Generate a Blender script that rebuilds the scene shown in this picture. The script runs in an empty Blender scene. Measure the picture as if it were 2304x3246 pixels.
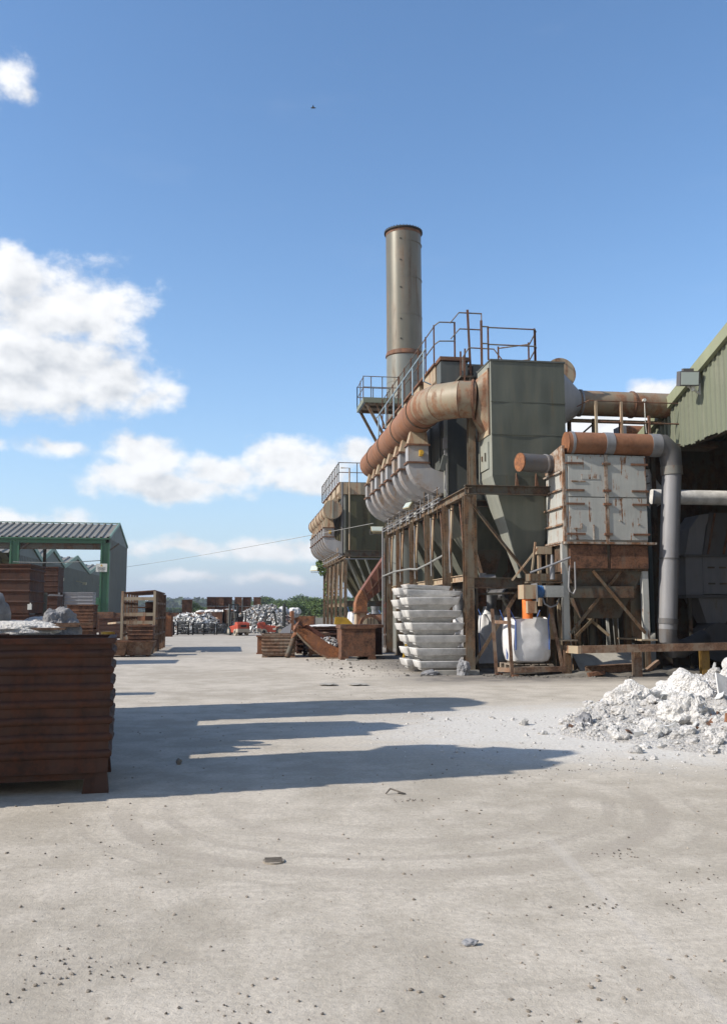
import bpy, math, random
import numpy as np
from mathutils import Vector, Matrix, noise as mn
random.seed(7); np.random.seed(7)
rad = math.radians
SC = bpy.context.scene
COL = SC.collection

# ------------------------------------------------------------------ camera
F, CX, CY, H = 2800.0, 1152.0, 1623.0, 1.75
PITCH = math.atan((1938 - 1623) / F)
YAW = math.atan((1152 - 750) / F)
cam = bpy.data.cameras.new('camera')
cam.sensor_fit = 'HORIZONTAL'; cam.sensor_width = 36.0
cam.lens = F / 2304.0 * 36.0
cam.clip_start = 0.1; cam.clip_end = 9000
camo = bpy.data.objects.new('camera', cam); COL.objects.link(camo)
camo.location = (0, 0, H)
camo.rotation_euler = (math.pi / 2 + PITCH, 0, -YAW)
SC.camera = camo

# ------------------------------------------------------------------ light
SUN_E, SUN_A = rad(35), rad(10.8)          # light travels towards +X, a little towards +Y
ld = Vector((math.cos(SUN_A) * math.cos(SUN_E), math.sin(SUN_A) * math.cos(SUN_E), -math.sin(SUN_E)))
sun = bpy.data.lights.new('sun', 'SUN'); sun.energy = 4.3; sun.angle = rad(0.53); sun.color = (1.0, 0.93, 0.82)
suno = bpy.data.objects.new('sun', sun); COL.objects.link(suno)
suno.rotation_euler = ld.to_track_quat('-Z', 'Y').to_euler()
suno.location = (-30, -10, 40)

vs = SC.view_settings
SC.display_settings.display_device = 'sRGB'
vs.view_transform = 'Standard'; vs.look = 'None'; vs.gamma = 1.0; vs.exposure = 0.55
try: vs.use_curve_mapping = False
except Exception: pass
SC.cycles.max_bounces = 6
SC.cycles.transparent_max_bounces = 8

def pixdir(px, py):
    fw = Vector((math.sin(YAW) * math.cos(PITCH), math.cos(YAW) * math.cos(PITCH), math.sin(PITCH)))
    rt = Vector((math.cos(YAW), -math.sin(YAW), 0)); up = rt.cross(fw)
    return fw + rt * ((px - CX) / F) - up * ((py - CY) / F)
def azel(px, py):
    d = pixdir(px, py).normalized()
    return math.atan2(d.x, d.y), math.asin(d.z)

# ------------------------------------------------------------------ world: Nishita sky with cumulus in it
W = bpy.data.worlds.new('World'); SC.world = W; W.use_nodes = True
nt = W.node_tree; nt.nodes.clear()
class NT:
    def __init__(s, nt): s.nt = nt
    def n(s, typ, **kw):
        nd = s.nt.nodes.new(typ)
        ins = kw.pop('ins', {})
        for k, v in kw.items(): setattr(nd, k, v)
        for k, v in ins.items():
            if hasattr(v, 'is_linked') or isinstance(v, bpy.types.NodeSocket): s.nt.links.new(v, nd.inputs[k])
            else: nd.inputs[k].default_value = v
        return nd
    def m(s, op, a, b=None, c=None, clamp=False):
        nd = s.nt.nodes.new('ShaderNodeMath'); nd.operation = op; nd.use_clamp = clamp
        for i, v in enumerate((a, b, c)):
            if v is None: continue
            if isinstance(v, bpy.types.NodeSocket): s.nt.links.new(v, nd.inputs[i])
            else: nd.inputs[i].default_value = v
        return nd.outputs[0]
    def v(s, op, a, b=None, out=0, scale=None):
        nd = s.nt.nodes.new('ShaderNodeVectorMath'); nd.operation = op
        for i, x in enumerate((a, b)):
            if x is None: continue
            if isinstance(x, bpy.types.NodeSocket): s.nt.links.new(x, nd.inputs[i])
            else: nd.inputs[i].default_value = x
        if scale is not None: nd.inputs['Scale'].default_value = scale
        return nd.outputs[out]
    def noise(s, vec, scale, detail=6, rough=0.55, dist=0.0, out=0):
        nd = s.nt.nodes.new('ShaderNodeTexNoise')
        s.nt.links.new(vec, nd.inputs['Vector'])
        nd.inputs['Scale'].default_value = scale; nd.inputs['Detail'].default_value = detail
        nd.inputs['Roughness'].default_value = rough; nd.inputs['Distortion'].default_value = dist
        return nd.outputs[out]
    def rng(s, val, a, b, c=0.0, d=1.0, smooth=True):
        nd = s.nt.nodes.new('ShaderNodeMapRange'); nd.interpolation_type = 'SMOOTHSTEP' if smooth else 'LINEAR'
        s.nt.links.new(val, nd.inputs[0])
        for i, x in enumerate((a, b, c, d)): nd.inputs[i + 1].default_value = x
        return nd.outputs[0]
    def mix(s, fac, a, b):
        nd = s.nt.nodes.new('ShaderNodeMix'); nd.data_type = 'RGBA'
        for i, v in ((0, fac), (6, a), (7, b)):
            if isinstance(v, bpy.types.NodeSocket): s.nt.links.new(v, nd.inputs[i])
            elif i == 0: nd.inputs[0].default_value = v
            else: nd.inputs[i].default_value = (*v, 1) if len(v) == 3 else v
        return nd.outputs[2]
    def comb(s, x, y, z):
        nd = s.nt.nodes.new('ShaderNodeCombineXYZ')
        for i, v in enumerate((x, y, z)):
            if isinstance(v, bpy.types.NodeSocket): s.nt.links.new(v, nd.inputs[i])
            else: nd.inputs[i].default_value = v
        return nd.outputs[0]
    def sep(s, v):
        nd = s.nt.nodes.new('ShaderNodeSeparateXYZ'); s.nt.links.new(v, nd.inputs[0]); return nd.outputs

w = NT(nt)
tc = w.n('ShaderNodeTexCoord').outputs['Generated']
sx, sy, sz = w.sep(tc)
az = w.m('ARCTAN2', sx, sy); el = w.m('ARCSINE', sz)
P0 = w.comb(az, el, 0.0)
CLOUDS = [  # px, py, rx, ry (photo pixels), weight
 (60,1165,440,170,1.0),(150,960,320,160,.9),(380,1205,160,110,.85),(30,860,240,90,.9),(330,980,170,140,.85),(470,1260,110,70,.75),
 (20,240,100,85,.46),(95,290,60,45,.40),
 (185,1430,115,38,.75),(0,1425,50,26,.7),(60,1655,150,40,.7),(230,1640,90,50,.55),
 (450,1450,150,90,1.0),(400,1530,170,62,.95),(560,1555,260,62,.95),(700,1500,180,70,.9),(900,1450,140,85,1.0),(960,1510,230,65,.9),(1120,1440,90,60,1.0),
 (1250,1500,200,80,.9),
 (600,1738,190,34,.7),(850,1740,190,42,.9),(980,1735,130,32,.85),(600,1822,150,24,.55),(850,1830,220,28,.55),(480,1740,80,24,.5),
 (2075,1225,110,52,1.0),(2180,1260,130,50,.9),(1880,1350,160,50,.9),(2020,1330,200,50,.9),
 # the same sky goes on outside the frame
 (-500,1150,400,200,1.0),(-900,1500,420,110,.9),(-1500,1200,350,180,1.0),(2700,1400,300,110,.9),(3100,1150,300,150,1.0),(-300,1650,300,50,.7),(3000,1650,420,50,.7)]
def density(P, fine):
    wob = w.v('SCALE', w.v('SUBTRACT', w.noise(P, 9.0, 3, .5, out=1), (.5, .5, .5)), scale=0.055)
    Q = w.v('ADD', P, wob)
    cur = None
    for (px, py, rx, ry, wt) in CLOUDS:
        if -400 < px < 2700: a, e = azel(px, py)
        else: a, e = YAW + (px - CX) / F, (1938 - py) / F
        d = w.v('SUBTRACT', Q, (a, e, 0)); d = w.v('MULTIPLY', d, (F / rx, F / ry, 0))
        L = w.v('LENGTH', d, out=1)
        r = w.m('MULTIPLY', w.m('SUBTRACT', 1.20, L), wt)
        cur = r if cur is None else w.m('SMOOTH_MAX', cur, r, .12)
    P2 = w.v('MULTIPLY', P, (1.0, 1.35, 1.0))
    nz = w.noise(P2, 17.0, 10 if fine else 3, .61)
    eb = w.sep(Q)[1]
    outside = w.m('MAXIMUM', w.rng(az, .72, 1.0), w.rng(az, -.42, -.72))
    patch = w.noise(w.v('MULTIPLY', tc, (1.0, 1.0, 1.8)), 2.6, 3, .5)
    belt = w.m('MULTIPLY', w.rng(eb, .95, .10, -.3, 1.0), outside)  # cloud belt out of view, added to whiten the skylight
    belt = w.m('SUBTRACT', w.m('ADD', belt, w.m('MULTIPLY', patch, 2.2)), 1.2)
    belt = w.m('SUBTRACT', belt, w.m('MULTIPLY', w.m('SUBTRACT', 1.0, outside), 3.0))
    cur = w.m('SMOOTH_MAX', cur, belt, .1)
    cur = w.m('MAXIMUM', cur, -1.5)
    return w.m('ADD', cur, w.m('MULTIPLY', w.m('SUBTRACT', nz, .5), 1.75)), nz
d1, n1 = density(P0, True)
d2, n2 = density(w.v('ADD', P0, (-0.018, 0.040, 0)), False)
alpha = w.rng(d1, 0.10, 0.70)
# broad shade (cloud above it) and fine relief
under = w.rng(d2, 0.05, 1.15)
relief = w.m('SUBTRACT', w.noise(w.v('MULTIPLY', P0, (1.0, 1.35, 1.0)), 17.0, 4, .5), w.noise(w.v('ADD', w.v('MULTIPLY', P0, (1.0, 1.35, 1.0)), (-0.008, 0.015, 0)), 17.0, 4, .5))
br = w.m('SUBTRACT', w.m('MULTIPLY', relief, .75), w.m('MULTIPLY', under, .15))
br = w.m('ADD', br, 1.03, clamp=False)
br = w.m('MINIMUM', w.m('MAXIMUM', br, .70), 1.08)
ccol = w.mix(w.rng(br, .62, 1.0), (.72, .77, .84), (1.0, 1.0, 1.0))
cl = w.v('MULTIPLY', ccol, w.comb(br, br, br))
sky = w.n('ShaderNodeTexSky'); sky.sky_type = 'NISHITA'; sky.sun_disc = False
sky.sun_elevation = SUN_E; sky.sun_rotation = math.atan2(-ld.x, -ld.y)
sky.air_density = 1.0; sky.dust_density = 0.15; sky.ozone_density = 2.0; sky.altitude = 50
SKYS = 0.142
# thin high haze makes the low sky paler (as over any plain)
hz = w.m('POWER', w.m('SUBTRACT', 1.0, w.m('MAXIMUM', sz, 0.0)), 7.0)
cir = w.noise(w.v('MULTIPLY', P0, (3.0, 9.0, 1.0)), 1.6, 6, .6)
cirm = w.m('MULTIPLY', w.rng(cir, .56, .80), .05)
hs = w.n('ShaderNodeHueSaturation', ins={'Saturation': 1.13, 'Color': sky.outputs[0]})
sk1 = w.mix(w.m('MULTIPLY', hz, .95), hs.outputs[0], tuple(x / SKYS for x in (.29, .385, .53)))
skc = w.mix(cirm, sk1, tuple(x / SKYS for x in (.50, .55, .62)))
fin = w.mix(w.m('MULTIPLY', alpha, .94), skc, w.v('SCALE', cl, scale=0.70 / SKYS))
bg = w.n('ShaderNodeBackground'); w.nt.links.new(fin, bg.inputs[0]); bg.inputs[1].default_value = SKYS
out = w.n('ShaderNodeOutputWorld'); w.nt.links.new(bg.outputs[0], out.inputs[0])
W.cycles.sampling_method = 'MANUAL'; W.cycles.sample_map_resolution = 512

# ------------------------------------------------------------------ materials
def newmat(name):
    m = bpy.data.materials.new(name); m.use_nodes = True
    t = NT(m.node_tree); m.node_tree.nodes.clear()
    b = t.n('ShaderNodeBsdfPrincipled'); o = t.n('ShaderNodeOutputMaterial')
    t.nt.links.new(b.outputs[0], o.inputs[0])
    return m, t, b
def lk(t, a, b): t.nt.links.new(a, b)
def objco(t, rnd=True):
    c = t.n('ShaderNodeTexCoord').outputs['Object']
    if rnd:
        r = t.n('ShaderNodeObjectInfo').outputs['Random']
        c = t.v('ADD', c, t.comb(t.m('MULTIPLY', r, 37.0), t.m('MULTIPLY', r, 91.0), t.m('MULTIPLY', r, 13.0)))
    return c
def bump(t, b, h, strength=.3, dist=.02):
    n = t.n('ShaderNodeBump'); lk(t, h, n.inputs['Height']); n.inputs['Strength'].default_value = strength
    n.inputs['Distance'].default_value = dist; lk(t, n.outputs[0], b.inputs['Normal'])
def rusted(name, paint, ra=(.10,.035,.015), rb=(.33,.13,.05), cover=.4, scale=1.2, streak=.5, rough=.5, metal=0.0, sharp=.05, bstr=.25, dirt=.25, vert=1.0):
    m, t, b = newmat(name); c = objco(t)
    n1 = t.noise(c, scale, 9, .68)
    st = t.noise(t.v('MULTIPLY', c, (5.0, 5.0, .45 * vert)), scale, 7, .65)
    f = t.m('ADD', t.m('MULTIPLY', n1, 1 - streak), t.m('MULTIPLY', st, streak))
    thr = .68 - .36 * cover
    mask = t.rng(f, thr - sharp, thr + sharp)
    fine = t.noise(c, scale * 14, 6, .7)
    rust = t.mix(t.rng(t.m('ADD', t.m('MULTIPLY', fine, .5), t.m('MULTIPLY', t.noise(c, scale * 2.3, 4, .6), .5)), .36, .62), ra, rb)
    d = t.noise(c, scale * .8, 5, .6)
    pc = t.mix(t.rng(t.m('ADD', t.m('MULTIPLY', st, .6), t.m('MULTIPLY', d, .4)), .35, .65), tuple(x * (1 - dirt) for x in paint), paint)
    # faint rust bleed around the patches
    bleed = t.m('MULTIPLY', t.rng(f, thr - sharp * 3.2, thr), .38)
    pc = t.mix(bleed, pc, tuple(.5 * (p + r) for p, r in zip(paint, rb)))
    lk(t, t.mix(mask, pc, rust), b.inputs['Base Color'])
    lk(t, t.rng(mask, 0, 1, rough, .88), b.inputs['Roughness'])
    b.inputs['Metallic'].default_value = metal
    bump(t, b, t.m('ADD', t.m('MULTIPLY', mask, .5), t.m('MULTIPLY', fine, .6)), bstr, .01)
    return m
def plain(name, col, rough=.8, metal=0.0, var=.15, scale=3.0, bstr=.1, island=0.0, spec=.5):
    m, t, b = newmat(name); c = objco(t)
    n = t.noise(c, scale, 7, .65)
    lo = tuple(x * (1 - var) for x in col); hi = tuple(min(1, x * (1 + var)) for x in col)
    cc = t.mix(t.rng(n, .32, .68), lo, hi)
    if island:
        g = t.n('ShaderNodeNewGeometry').outputs['Random Per Island']
        k = t.rng(g, 0, 1, 1 - island, 1 + island * .6, smooth=False)
        cc = t.v('MULTIPLY', cc, t.comb(k, k, k))
    lk(t, cc, b.inputs['Base Color'])
    b.inputs['Roughness'].default_value = rough; b.inputs['Metallic'].default_value = metal
    b.inputs['Specular IOR Level'].default_value = spec
    if bstr: bump(t, b, t.noise(c, scale * 6, 6, .7), bstr, .01)
    return m
M = {}
M['rust_dark'] = rusted('dark rust', (.040,.016,.009), (.018,.008,.005), (.080,.024,.009), .50, 1.1, .5, .7, sharp=.16, bstr=.35)
M['rust_mid'] = rusted('mid rust', (.13,.095,.07), (.045,.022,.014), (.17,.078,.042), .72, 1.3, .35, .75, bstr=.4)
M['rust_box'] = rusted('weathered box steel', (.235,.185,.14), (.075,.040,.025), (.22,.13,.082), .58, 1.7, .3, .8, bstr=.4)
M['rust_orange'] = rusted('orange rust', (.15,.065,.035), (.07,.028,.016), (.34,.135,.05), .60, 1.1, .35, .65, sharp=.10, bstr=.3)
M['rust_red'] = rusted('red oxide rust', (.125,.045,.032), (.09,.030,.022), (.22,.08,.04), .42, .6, .3, .65, sharp=.16, bstr=.2)
M['duct_rust'] = rusted('duct rust brown', (.25,.125,.070), (.13,.055,.030), (.25,.105,.050), .5, .8, .45, .6, sharp=.14, bstr=.15, dirt=.25)
M['duct_pale'] = rusted('duct rust over cream paint', (.27,.24,.17), (.14,.062,.034), (.25,.118,.06), .46, .9, .5, .55, sharp=.08, bstr=.15, dirt=.3)
M['frame'] = rusted('frame steel rust and grey paint', (.150,.142,.108), (.048,.028,.016), (.165,.090,.045), .55, 1.5, .6, .75, sharp=.09, bstr=.3)
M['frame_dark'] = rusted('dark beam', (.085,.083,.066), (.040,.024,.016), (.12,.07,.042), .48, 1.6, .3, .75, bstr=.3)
M['tan'] = rusted('tan cream steel with rust', (.40,.34,.24), (.17,.085,.045), (.30,.165,.095), .40, 1.0, .7, .65, sharp=.07, bstr=.2)
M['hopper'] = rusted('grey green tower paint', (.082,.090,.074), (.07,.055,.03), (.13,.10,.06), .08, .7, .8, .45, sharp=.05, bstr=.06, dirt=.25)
M['hopper_lit'] = rusted('grey paint in sunlit tone', (.26,.27,.235), (.16,.09,.05), (.27,.19,.12), .14, 1.1, .6, .55, sharp=.05, bstr=.1)  # paler copy of the tower paint, sunlight put into the colour
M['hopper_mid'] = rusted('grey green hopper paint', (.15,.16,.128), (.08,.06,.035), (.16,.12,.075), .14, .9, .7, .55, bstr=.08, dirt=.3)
M['olive'] = rusted('olive green tank paint', (.060,.062,.028), (.026,.026,.012), (.085,.060,.028), .30, .45, .85, .5, sharp=.14, bstr=.08)
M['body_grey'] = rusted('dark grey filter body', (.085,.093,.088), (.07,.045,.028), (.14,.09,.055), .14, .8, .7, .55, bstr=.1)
M['elbow'] = rusted('galvanised elbow', (.33,.345,.37), (.16,.095,.055), (.32,.21,.12), .30, 1.1, .35, .5, .15, sharp=.10, bstr=.08)
M['galv'] = rusted('galvanised pipe', (.24,.245,.265), (.12,.085,.06), (.22,.175,.13), .14, 1.2, .6, .5, .2, sharp=.1, bstr=.05)
M['galv_dark'] = rusted('dull duct steel', (.12,.122,.13), (.07,.05,.035), (.13,.10,.075), .25, 1.0, .5, .55, .15, sharp=.1, bstr=.05)
M['white_cab'] = rusted('white cabinet paint', (.40,.405,.385), (.10,.045,.022), (.26,.12,.05), .29, 2.4, .62, .55, sharp=.022, bstr=.3, dirt=.2)
M['cab_edge'] = rusted('rusted white edge', (.38,.36,.32), (.085,.045,.026), (.24,.12,.06), .52, 2.6, .35, .7, sharp=.06, bstr=.4)
M['rail'] = rusted('rail paint', (.15,.155,.145), (.085,.045,.03), (.18,.09,.055), .42, 2.0, .4, .6)
M['rail_rust'] = rusted('rusty rail post', (.13,.085,.06), (.07,.035,.024), (.19,.09,.05), .6, 2.0, .4, .75)
M['blue_pipe'] = plain('pale blue pipe', (.24,.33,.40), .5)
M['chimney'] = rusted('stack steel', (.150,.152,.125), (.085,.06,.042), (.165,.11,.075), .26, .55, .88, .38, .25, sharp=.14, bstr=.05, dirt=.35)
M['chimney_low'] = rusted('stack lower steel', (.19,.21,.20), (.10,.07,.05), (.17,.13,.09), .15, .6, .8, .4, .25, sharp=.12, bstr=.05, dirt=.25)
M['clad_green'] = rusted('green cladding', (.165,.185,.132), (.10,.105,.08), (.18,.18,.135), .26, .5, .7, .5, sharp=.14, bstr=.04, dirt=.22)
M['clad_trim'] = rusted('pale green trim', (.25,.272,.175), (.17,.165,.11), (.25,.235,.16), .2, .6, .3, .5, sharp=.1, bstr=.04)
M['clad_grey'] = rusted('grey green cladding', (.115,.128,.118), (.075,.075,.062), (.135,.13,.105), .22, .4, .6, .6, sharp=.12, bstr=.04)
M['roof_grey'] = rusted('grey corrugated roof', (.215,.21,.185), (.13,.11,.085), (.20,.175,.14), .30, .8, .5, .65, sharp=.1, bstr=.05)
M['roof_fibre'] = rusted('fibre cement roof', (.40,.345,.27), (.22,.18,.13), (.33,.27,.20), .35, .8, .4, .9, sharp=.12, bstr=.2)
M['green_steel'] = rusted('green steel', (.018,.105,.050), (.03,.05,.03), (.06,.10,.06), .25, 1.5, .4, .5, sharp=.1, bstr=.1)
M['green_trim'] = plain('shed green trim', (.15,.25,.195), .5)
M['mould'] = plain('white washed cast mould', (.56,.552,.54), .95, 0, .20, 3.4, .7)
M['bag'] = plain('woven white bag', (.60,.595,.60), .8, 0, .07, 5, .35)
M['bag_plastic'] = plain('grey plastic liner', (.20,.205,.215), .32, 0, .4, 4, .5)
M['blue'] = plain('blue webbing', (.05,.11,.33), .7)
M['orange'] = plain('orange motor paint', (.62,.16,.03), .5, 0, .3)
M['blue_metal'] = plain('blue motor paint', (.04,.12,.28), .5, 0, .3, 5)
M['grey_box'] = plain('grey painted housing', (.25,.255,.25), .55)
M['black'] = plain('black rubber', (.02,.02,.02), .8)
M['fork_red'] = plain('forklift red', (.36,.062,.035), .5, 0, .25)
M['fork_dust'] = plain('dusty grey casting', (.36,.32,.26), .85)
M['fork_dark'] = plain('dark mast steel', (.05,.055,.055), .6)
M['wood'] = plain('grey pallet wood', (.22,.18,.14), .9, 0, .35, 5, .4)
M['yellow'] = plain('yellow guard paint', (.48,.29,.03), .6, 0, .2)
M['red'] = plain('red disc paint', (.62,.05,.04), .55, 0, .1)
M['cream_lamp'] = plain('cream lamp housing', (.42,.37,.25), .6)
M['white'] = plain('white board', (.55,.55,.51), .6, 0, .05)
M['black_text'] = plain('black print', (.03,.03,.03), .7, 0, 0)
M['cable'] = plain('cable sheath', (.22,.22,.21), .7)
M['fines'] = plain('dark fines', (.125,.115,.10), 1.0, 0, .35, 4, .8)
M['concrete'] = plain('pale concrete', (.30,.285,.255), .95, 0, .2, 2, .4)
M['leaf'] = plain('wood leaf mass', (.060,.100,.030), .65, 0, .35, .08, 0, island=.35, spec=.25)
M['leaf_light'] = plain('light leaf mass', (.095,.145,.042), .65, 0, .3, .08, 0, island=.3, spec=.25)
M['leaf_far'] = plain('far leaf mass', (.05,.075,.045), .7, 0, .3, .05, 0, island=.3, spec=.2)
M['bark'] = plain('bark', (.10,.08,.06), .9)
M['bird'] = plain('bird feathers', (.05,.05,.05), .8)
def m_scrap(name, base, metal, rough, isl):
    m, t, b = newmat(name); c = objco(t)
    g = t.n('ShaderNodeNewGeometry').outputs['Random Per Island']
    cc = t.mix(t.rng(g, .0, 1.0, smooth=False), tuple(x * (1 - isl) for x in base), tuple(min(1, x * (1 + isl * .5)) for x in base))
    g2 = t.m('FRACT', t.m('MULTIPLY', g, 17.3))
    cc = t.mix(t.rng(g2, .90, .93), cc, (.30, .20, .14))
    g3 = t.m('FRACT', t.m('MULTIPLY', g, 31.7))
    cc = t.mix(t.rng(g3, .80, .82), cc, (.07, .075, .08))
    lk(t, cc, b.inputs['Base Color']); b.inputs['Metallic'].default_value = metal
    lk(t, t.rng(g2, 0, 1, rough, rough + .3), b.inputs['Roughness'])
    bump(t, b, t.noise(c, 9, 5, .7), .35, .03)
    return m
M['scrap'] = m_scrap('shredded aluminium', (.60,.60,.59), .25, .4, .6)
M['scrap_sheet'] = m_scrap('sheet aluminium scrap', (.68,.68,.67), .25, .4, .5)
def m_dross():
    m, t, b = newmat('white dross'); c = objco(t, False)
    n = t.noise(c, 2.2, 8, .7); f = t.noise(c, 20, 6, .75)
    cc = t.mix(t.rng(n, .36, .62), (.73,.705,.68), (.86,.84,.815))
    cc = t.mix(t.rng(f, .60, .76), cc, (.47,.45,.43))
    cc = t.mix(t.m('MULTIPLY', t.rng(t.noise(c, 1.1, 4, .6), .62, .72), .4), cc, (.34,.30,.26))
    g = t.n('ShaderNodeNewGeometry').outputs['Random Per Island']; k = t.rng(g, 0, 1, .72, 1.08, smooth=False)
    cc = t.v('MULTIPLY', cc, t.comb(k, k, k))
    lk(t, cc, b.inputs['Base Color']); b.inputs['Roughness'].default_value = .95
    v = t.n('ShaderNodeTexVoronoi'); lk(t, c, v.inputs['Vector']); v.inputs['Scale'].default_value = 24
    bump(t, b, t.m('ADD', t.m('MULTIPLY', f, 1.6), t.m('MULTIPLY', v.outputs[0], -.9)), 1.0, .05)
    return m
M['dross'] = m_dross()
M['guard_yellow'] = rusted('yellow brown post', (.28,.17,.035), (.09,.05,.02), (.22,.13,.05), .4, 2.0, .5, .7, bstr=.3)
M['dross_grey'] = plain('grey dross skull', (.20,.20,.21), .9, 0, .3, 4, .8)
def m_ground():
    m, t, b = newmat('dusty yard'); c = t.n('ShaderNodeTexCoord').outputs['Object']
    big = t.noise(c, .22, 6, .6); mid = t.noise(c, 1.6, 8, .68); fine = t.noise(c, 22, 7, .75); mic = t.noise(c, 90, 4, .7)
    cc = t.mix(t.rng(t.m('ADD', t.m('MULTIPLY', big, .5), t.m('MULTIPLY', mid, .5)), .41, .59), (.390,.350,.292), (.545,.495,.426))
    # directional drag marks of wheels and shovels
    r = t.v('MULTIPLY', c, (.9, 6.0, 1.0)); dm = t.noise(r, 1.1, 6, .65, .6)
    cc = t.mix(t.m('MULTIPLY', t.rng(dm, .52, .70), .35), cc, (.33,.295,.25))
    # white dust round the dross heap
    d = t.v('MULTIPLY', t.v('SUBTRACT', c, (6.6, 12.9, 0)), (.19, .27, 0)); L = t.v('LENGTH', d, out=1)
    wm = t.m('MULTIPLY', t.rng(t.m('ADD', L, t.m('MULTIPLY', t.m('SUBTRACT', mid, .5), 1.1)), .55, 1.15, 1, 0), .8)
    cc = t.mix(wm, cc, (.66,.645,.62))
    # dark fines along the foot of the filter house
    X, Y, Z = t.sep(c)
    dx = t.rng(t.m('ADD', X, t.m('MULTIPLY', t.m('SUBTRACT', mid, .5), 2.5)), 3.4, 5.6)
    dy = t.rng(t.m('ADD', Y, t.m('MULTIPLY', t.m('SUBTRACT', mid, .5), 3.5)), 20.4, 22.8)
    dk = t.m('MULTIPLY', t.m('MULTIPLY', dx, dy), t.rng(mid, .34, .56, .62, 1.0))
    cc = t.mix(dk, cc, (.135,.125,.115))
    # far part of the yard is a worn, greyer slab
    cc = t.mix(t.m('MULTIPLY', t.rng(Y, 26, 45), .45), cc, (.36,.345,.32))
    # wheel tracks: arcs of a turning loader and one straight run
    q = t.v('SUBTRACT', c, (1.45, 8.45, 0)); Q = t.v('LENGTH', q, out=1)
    Qn = t.m('ADD', Q, t.m('MULTIPLY', t.m('SUBTRACT', t.noise(c, .8, 3, .5), .5), .28))
    tr = None
    for R, wd, k in ((2.42,.14,.46),(2.05,.08,.42),(1.62,.12,.34),(2.78,.05,.25),(1.15,.05,.2)):
        band = t.m('MULTIPLY', t.rng(t.m('ABSOLUTE', t.m('SUBTRACT', Qn, R)), wd * .45, wd, 1, 0), k)
        tr = band if tr is None else t.m('MAXIMUM', tr, band)
    tr = t.m('MULTIPLY', tr, t.rng(Y, 8.9, 7.6))
    tr = t.m('MULTIPLY', tr, t.rng(mid, .38, .56, .25, 1))
    cc = t.mix(tr, cc, (.285,.25,.212))
    s1 = t.m('ABSOLUTE', t.m('ADD', t.m('SUBTRACT', X, 2.12), t.m('MULTIPLY', t.m('SUBTRACT', Y, 3.7), -.095)))
    sm = t.m('MULTIPLY', t.m('MULTIPLY', t.rng(s1, .015, .07, 1, 0), t.rng(Y, 7.2, 6.4)), t.rng(fine, .4, .6, .2, .8))
    cc = t.mix(sm, cc, (.55,.51,.46))
    # crumbs and dark specks
    sp = t.m('MAXIMUM', t.rng(t.noise(c, 34, 3, .6), .66, .72), t.m('MULTIPLY', t.rng(t.noise(c, 75, 2, .6), .66, .74), .7))
    cc = t.mix(t.m('MULTIPLY', sp, .75), cc, (.22,.19,.165))
    cc = t.mix(t.m('MULTIPLY', t.rng(fine, .38, .64), .42), cc, (.29,.255,.215))
    lk(t, cc, b.inputs['Base Color']); b.inputs['Roughness'].default_value = .95
    b.inputs['Specular IOR Level'].default_value = .2
    h = t.m('ADD', t.m('ADD', t.m('MULTIPLY', fine, .55), t.m('MULTIPLY', mid, 1.6)), t.m('MULTIPLY', mic, .22))
    h = t.m('ADD', h, t.m('MULTIPLY', sp, .35)); h = t.m('SUBTRACT', h, t.m('MULTIPLY', tr, .3))
    bump(t, b, h, .6, .026)
    return m
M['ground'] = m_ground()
def m_field():
    m, t, b = newmat('field'); c = t.n('ShaderNodeTexCoord').outputs['Object']
    X, Y, Z = t.sep(c)
    n = t.noise(c, .012, 6, .6); n2 = t.noise(c, .12, 5, .6)
    cc = t.mix(t.rng(n, .42, .58), (.14,.15,.055), (.30,.25,.11))
    cc = t.mix(t.m('MULTIPLY', t.rng(n2, .4, .6), .35), cc, (.10,.12,.045))
    lk(t, cc, b.inputs['Base Color']); b.inputs['Roughness'].default_value = 1
    b.inputs['Specular IOR Level'].default_value = .1
    return m
M['field'] = m_field()
def m_hill():
    m, t, b = newmat('hill farmland'); c = t.n('ShaderNodeTexCoord').outputs['Object']
    v = t.n('ShaderNodeTexVoronoi'); lk(t, t.v('MULTIPLY', c, (1, .35, 1)), v.inputs['Vector']); v.inputs['Scale'].default_value = .006
    g = t.sep(v.outputs['Color'])[0]
    cc = t.mix(t.rng(g, .35, .6), (.06,.085,.04), (.26,.23,.12))
    lk(t, cc, b.inputs['Base Color']); b.inputs['Roughness'].default_value = 1
    return m
M['hill'] = m_hill()
m, t, b = newmat('lamp glass'); b.inputs['Base Color'].default_value = (.42,.48,.46,1); b.inputs['Roughness'].default_value = .18
b.inputs['Specular IOR Level'].default_value = .7; M['glass'] = m

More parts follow.
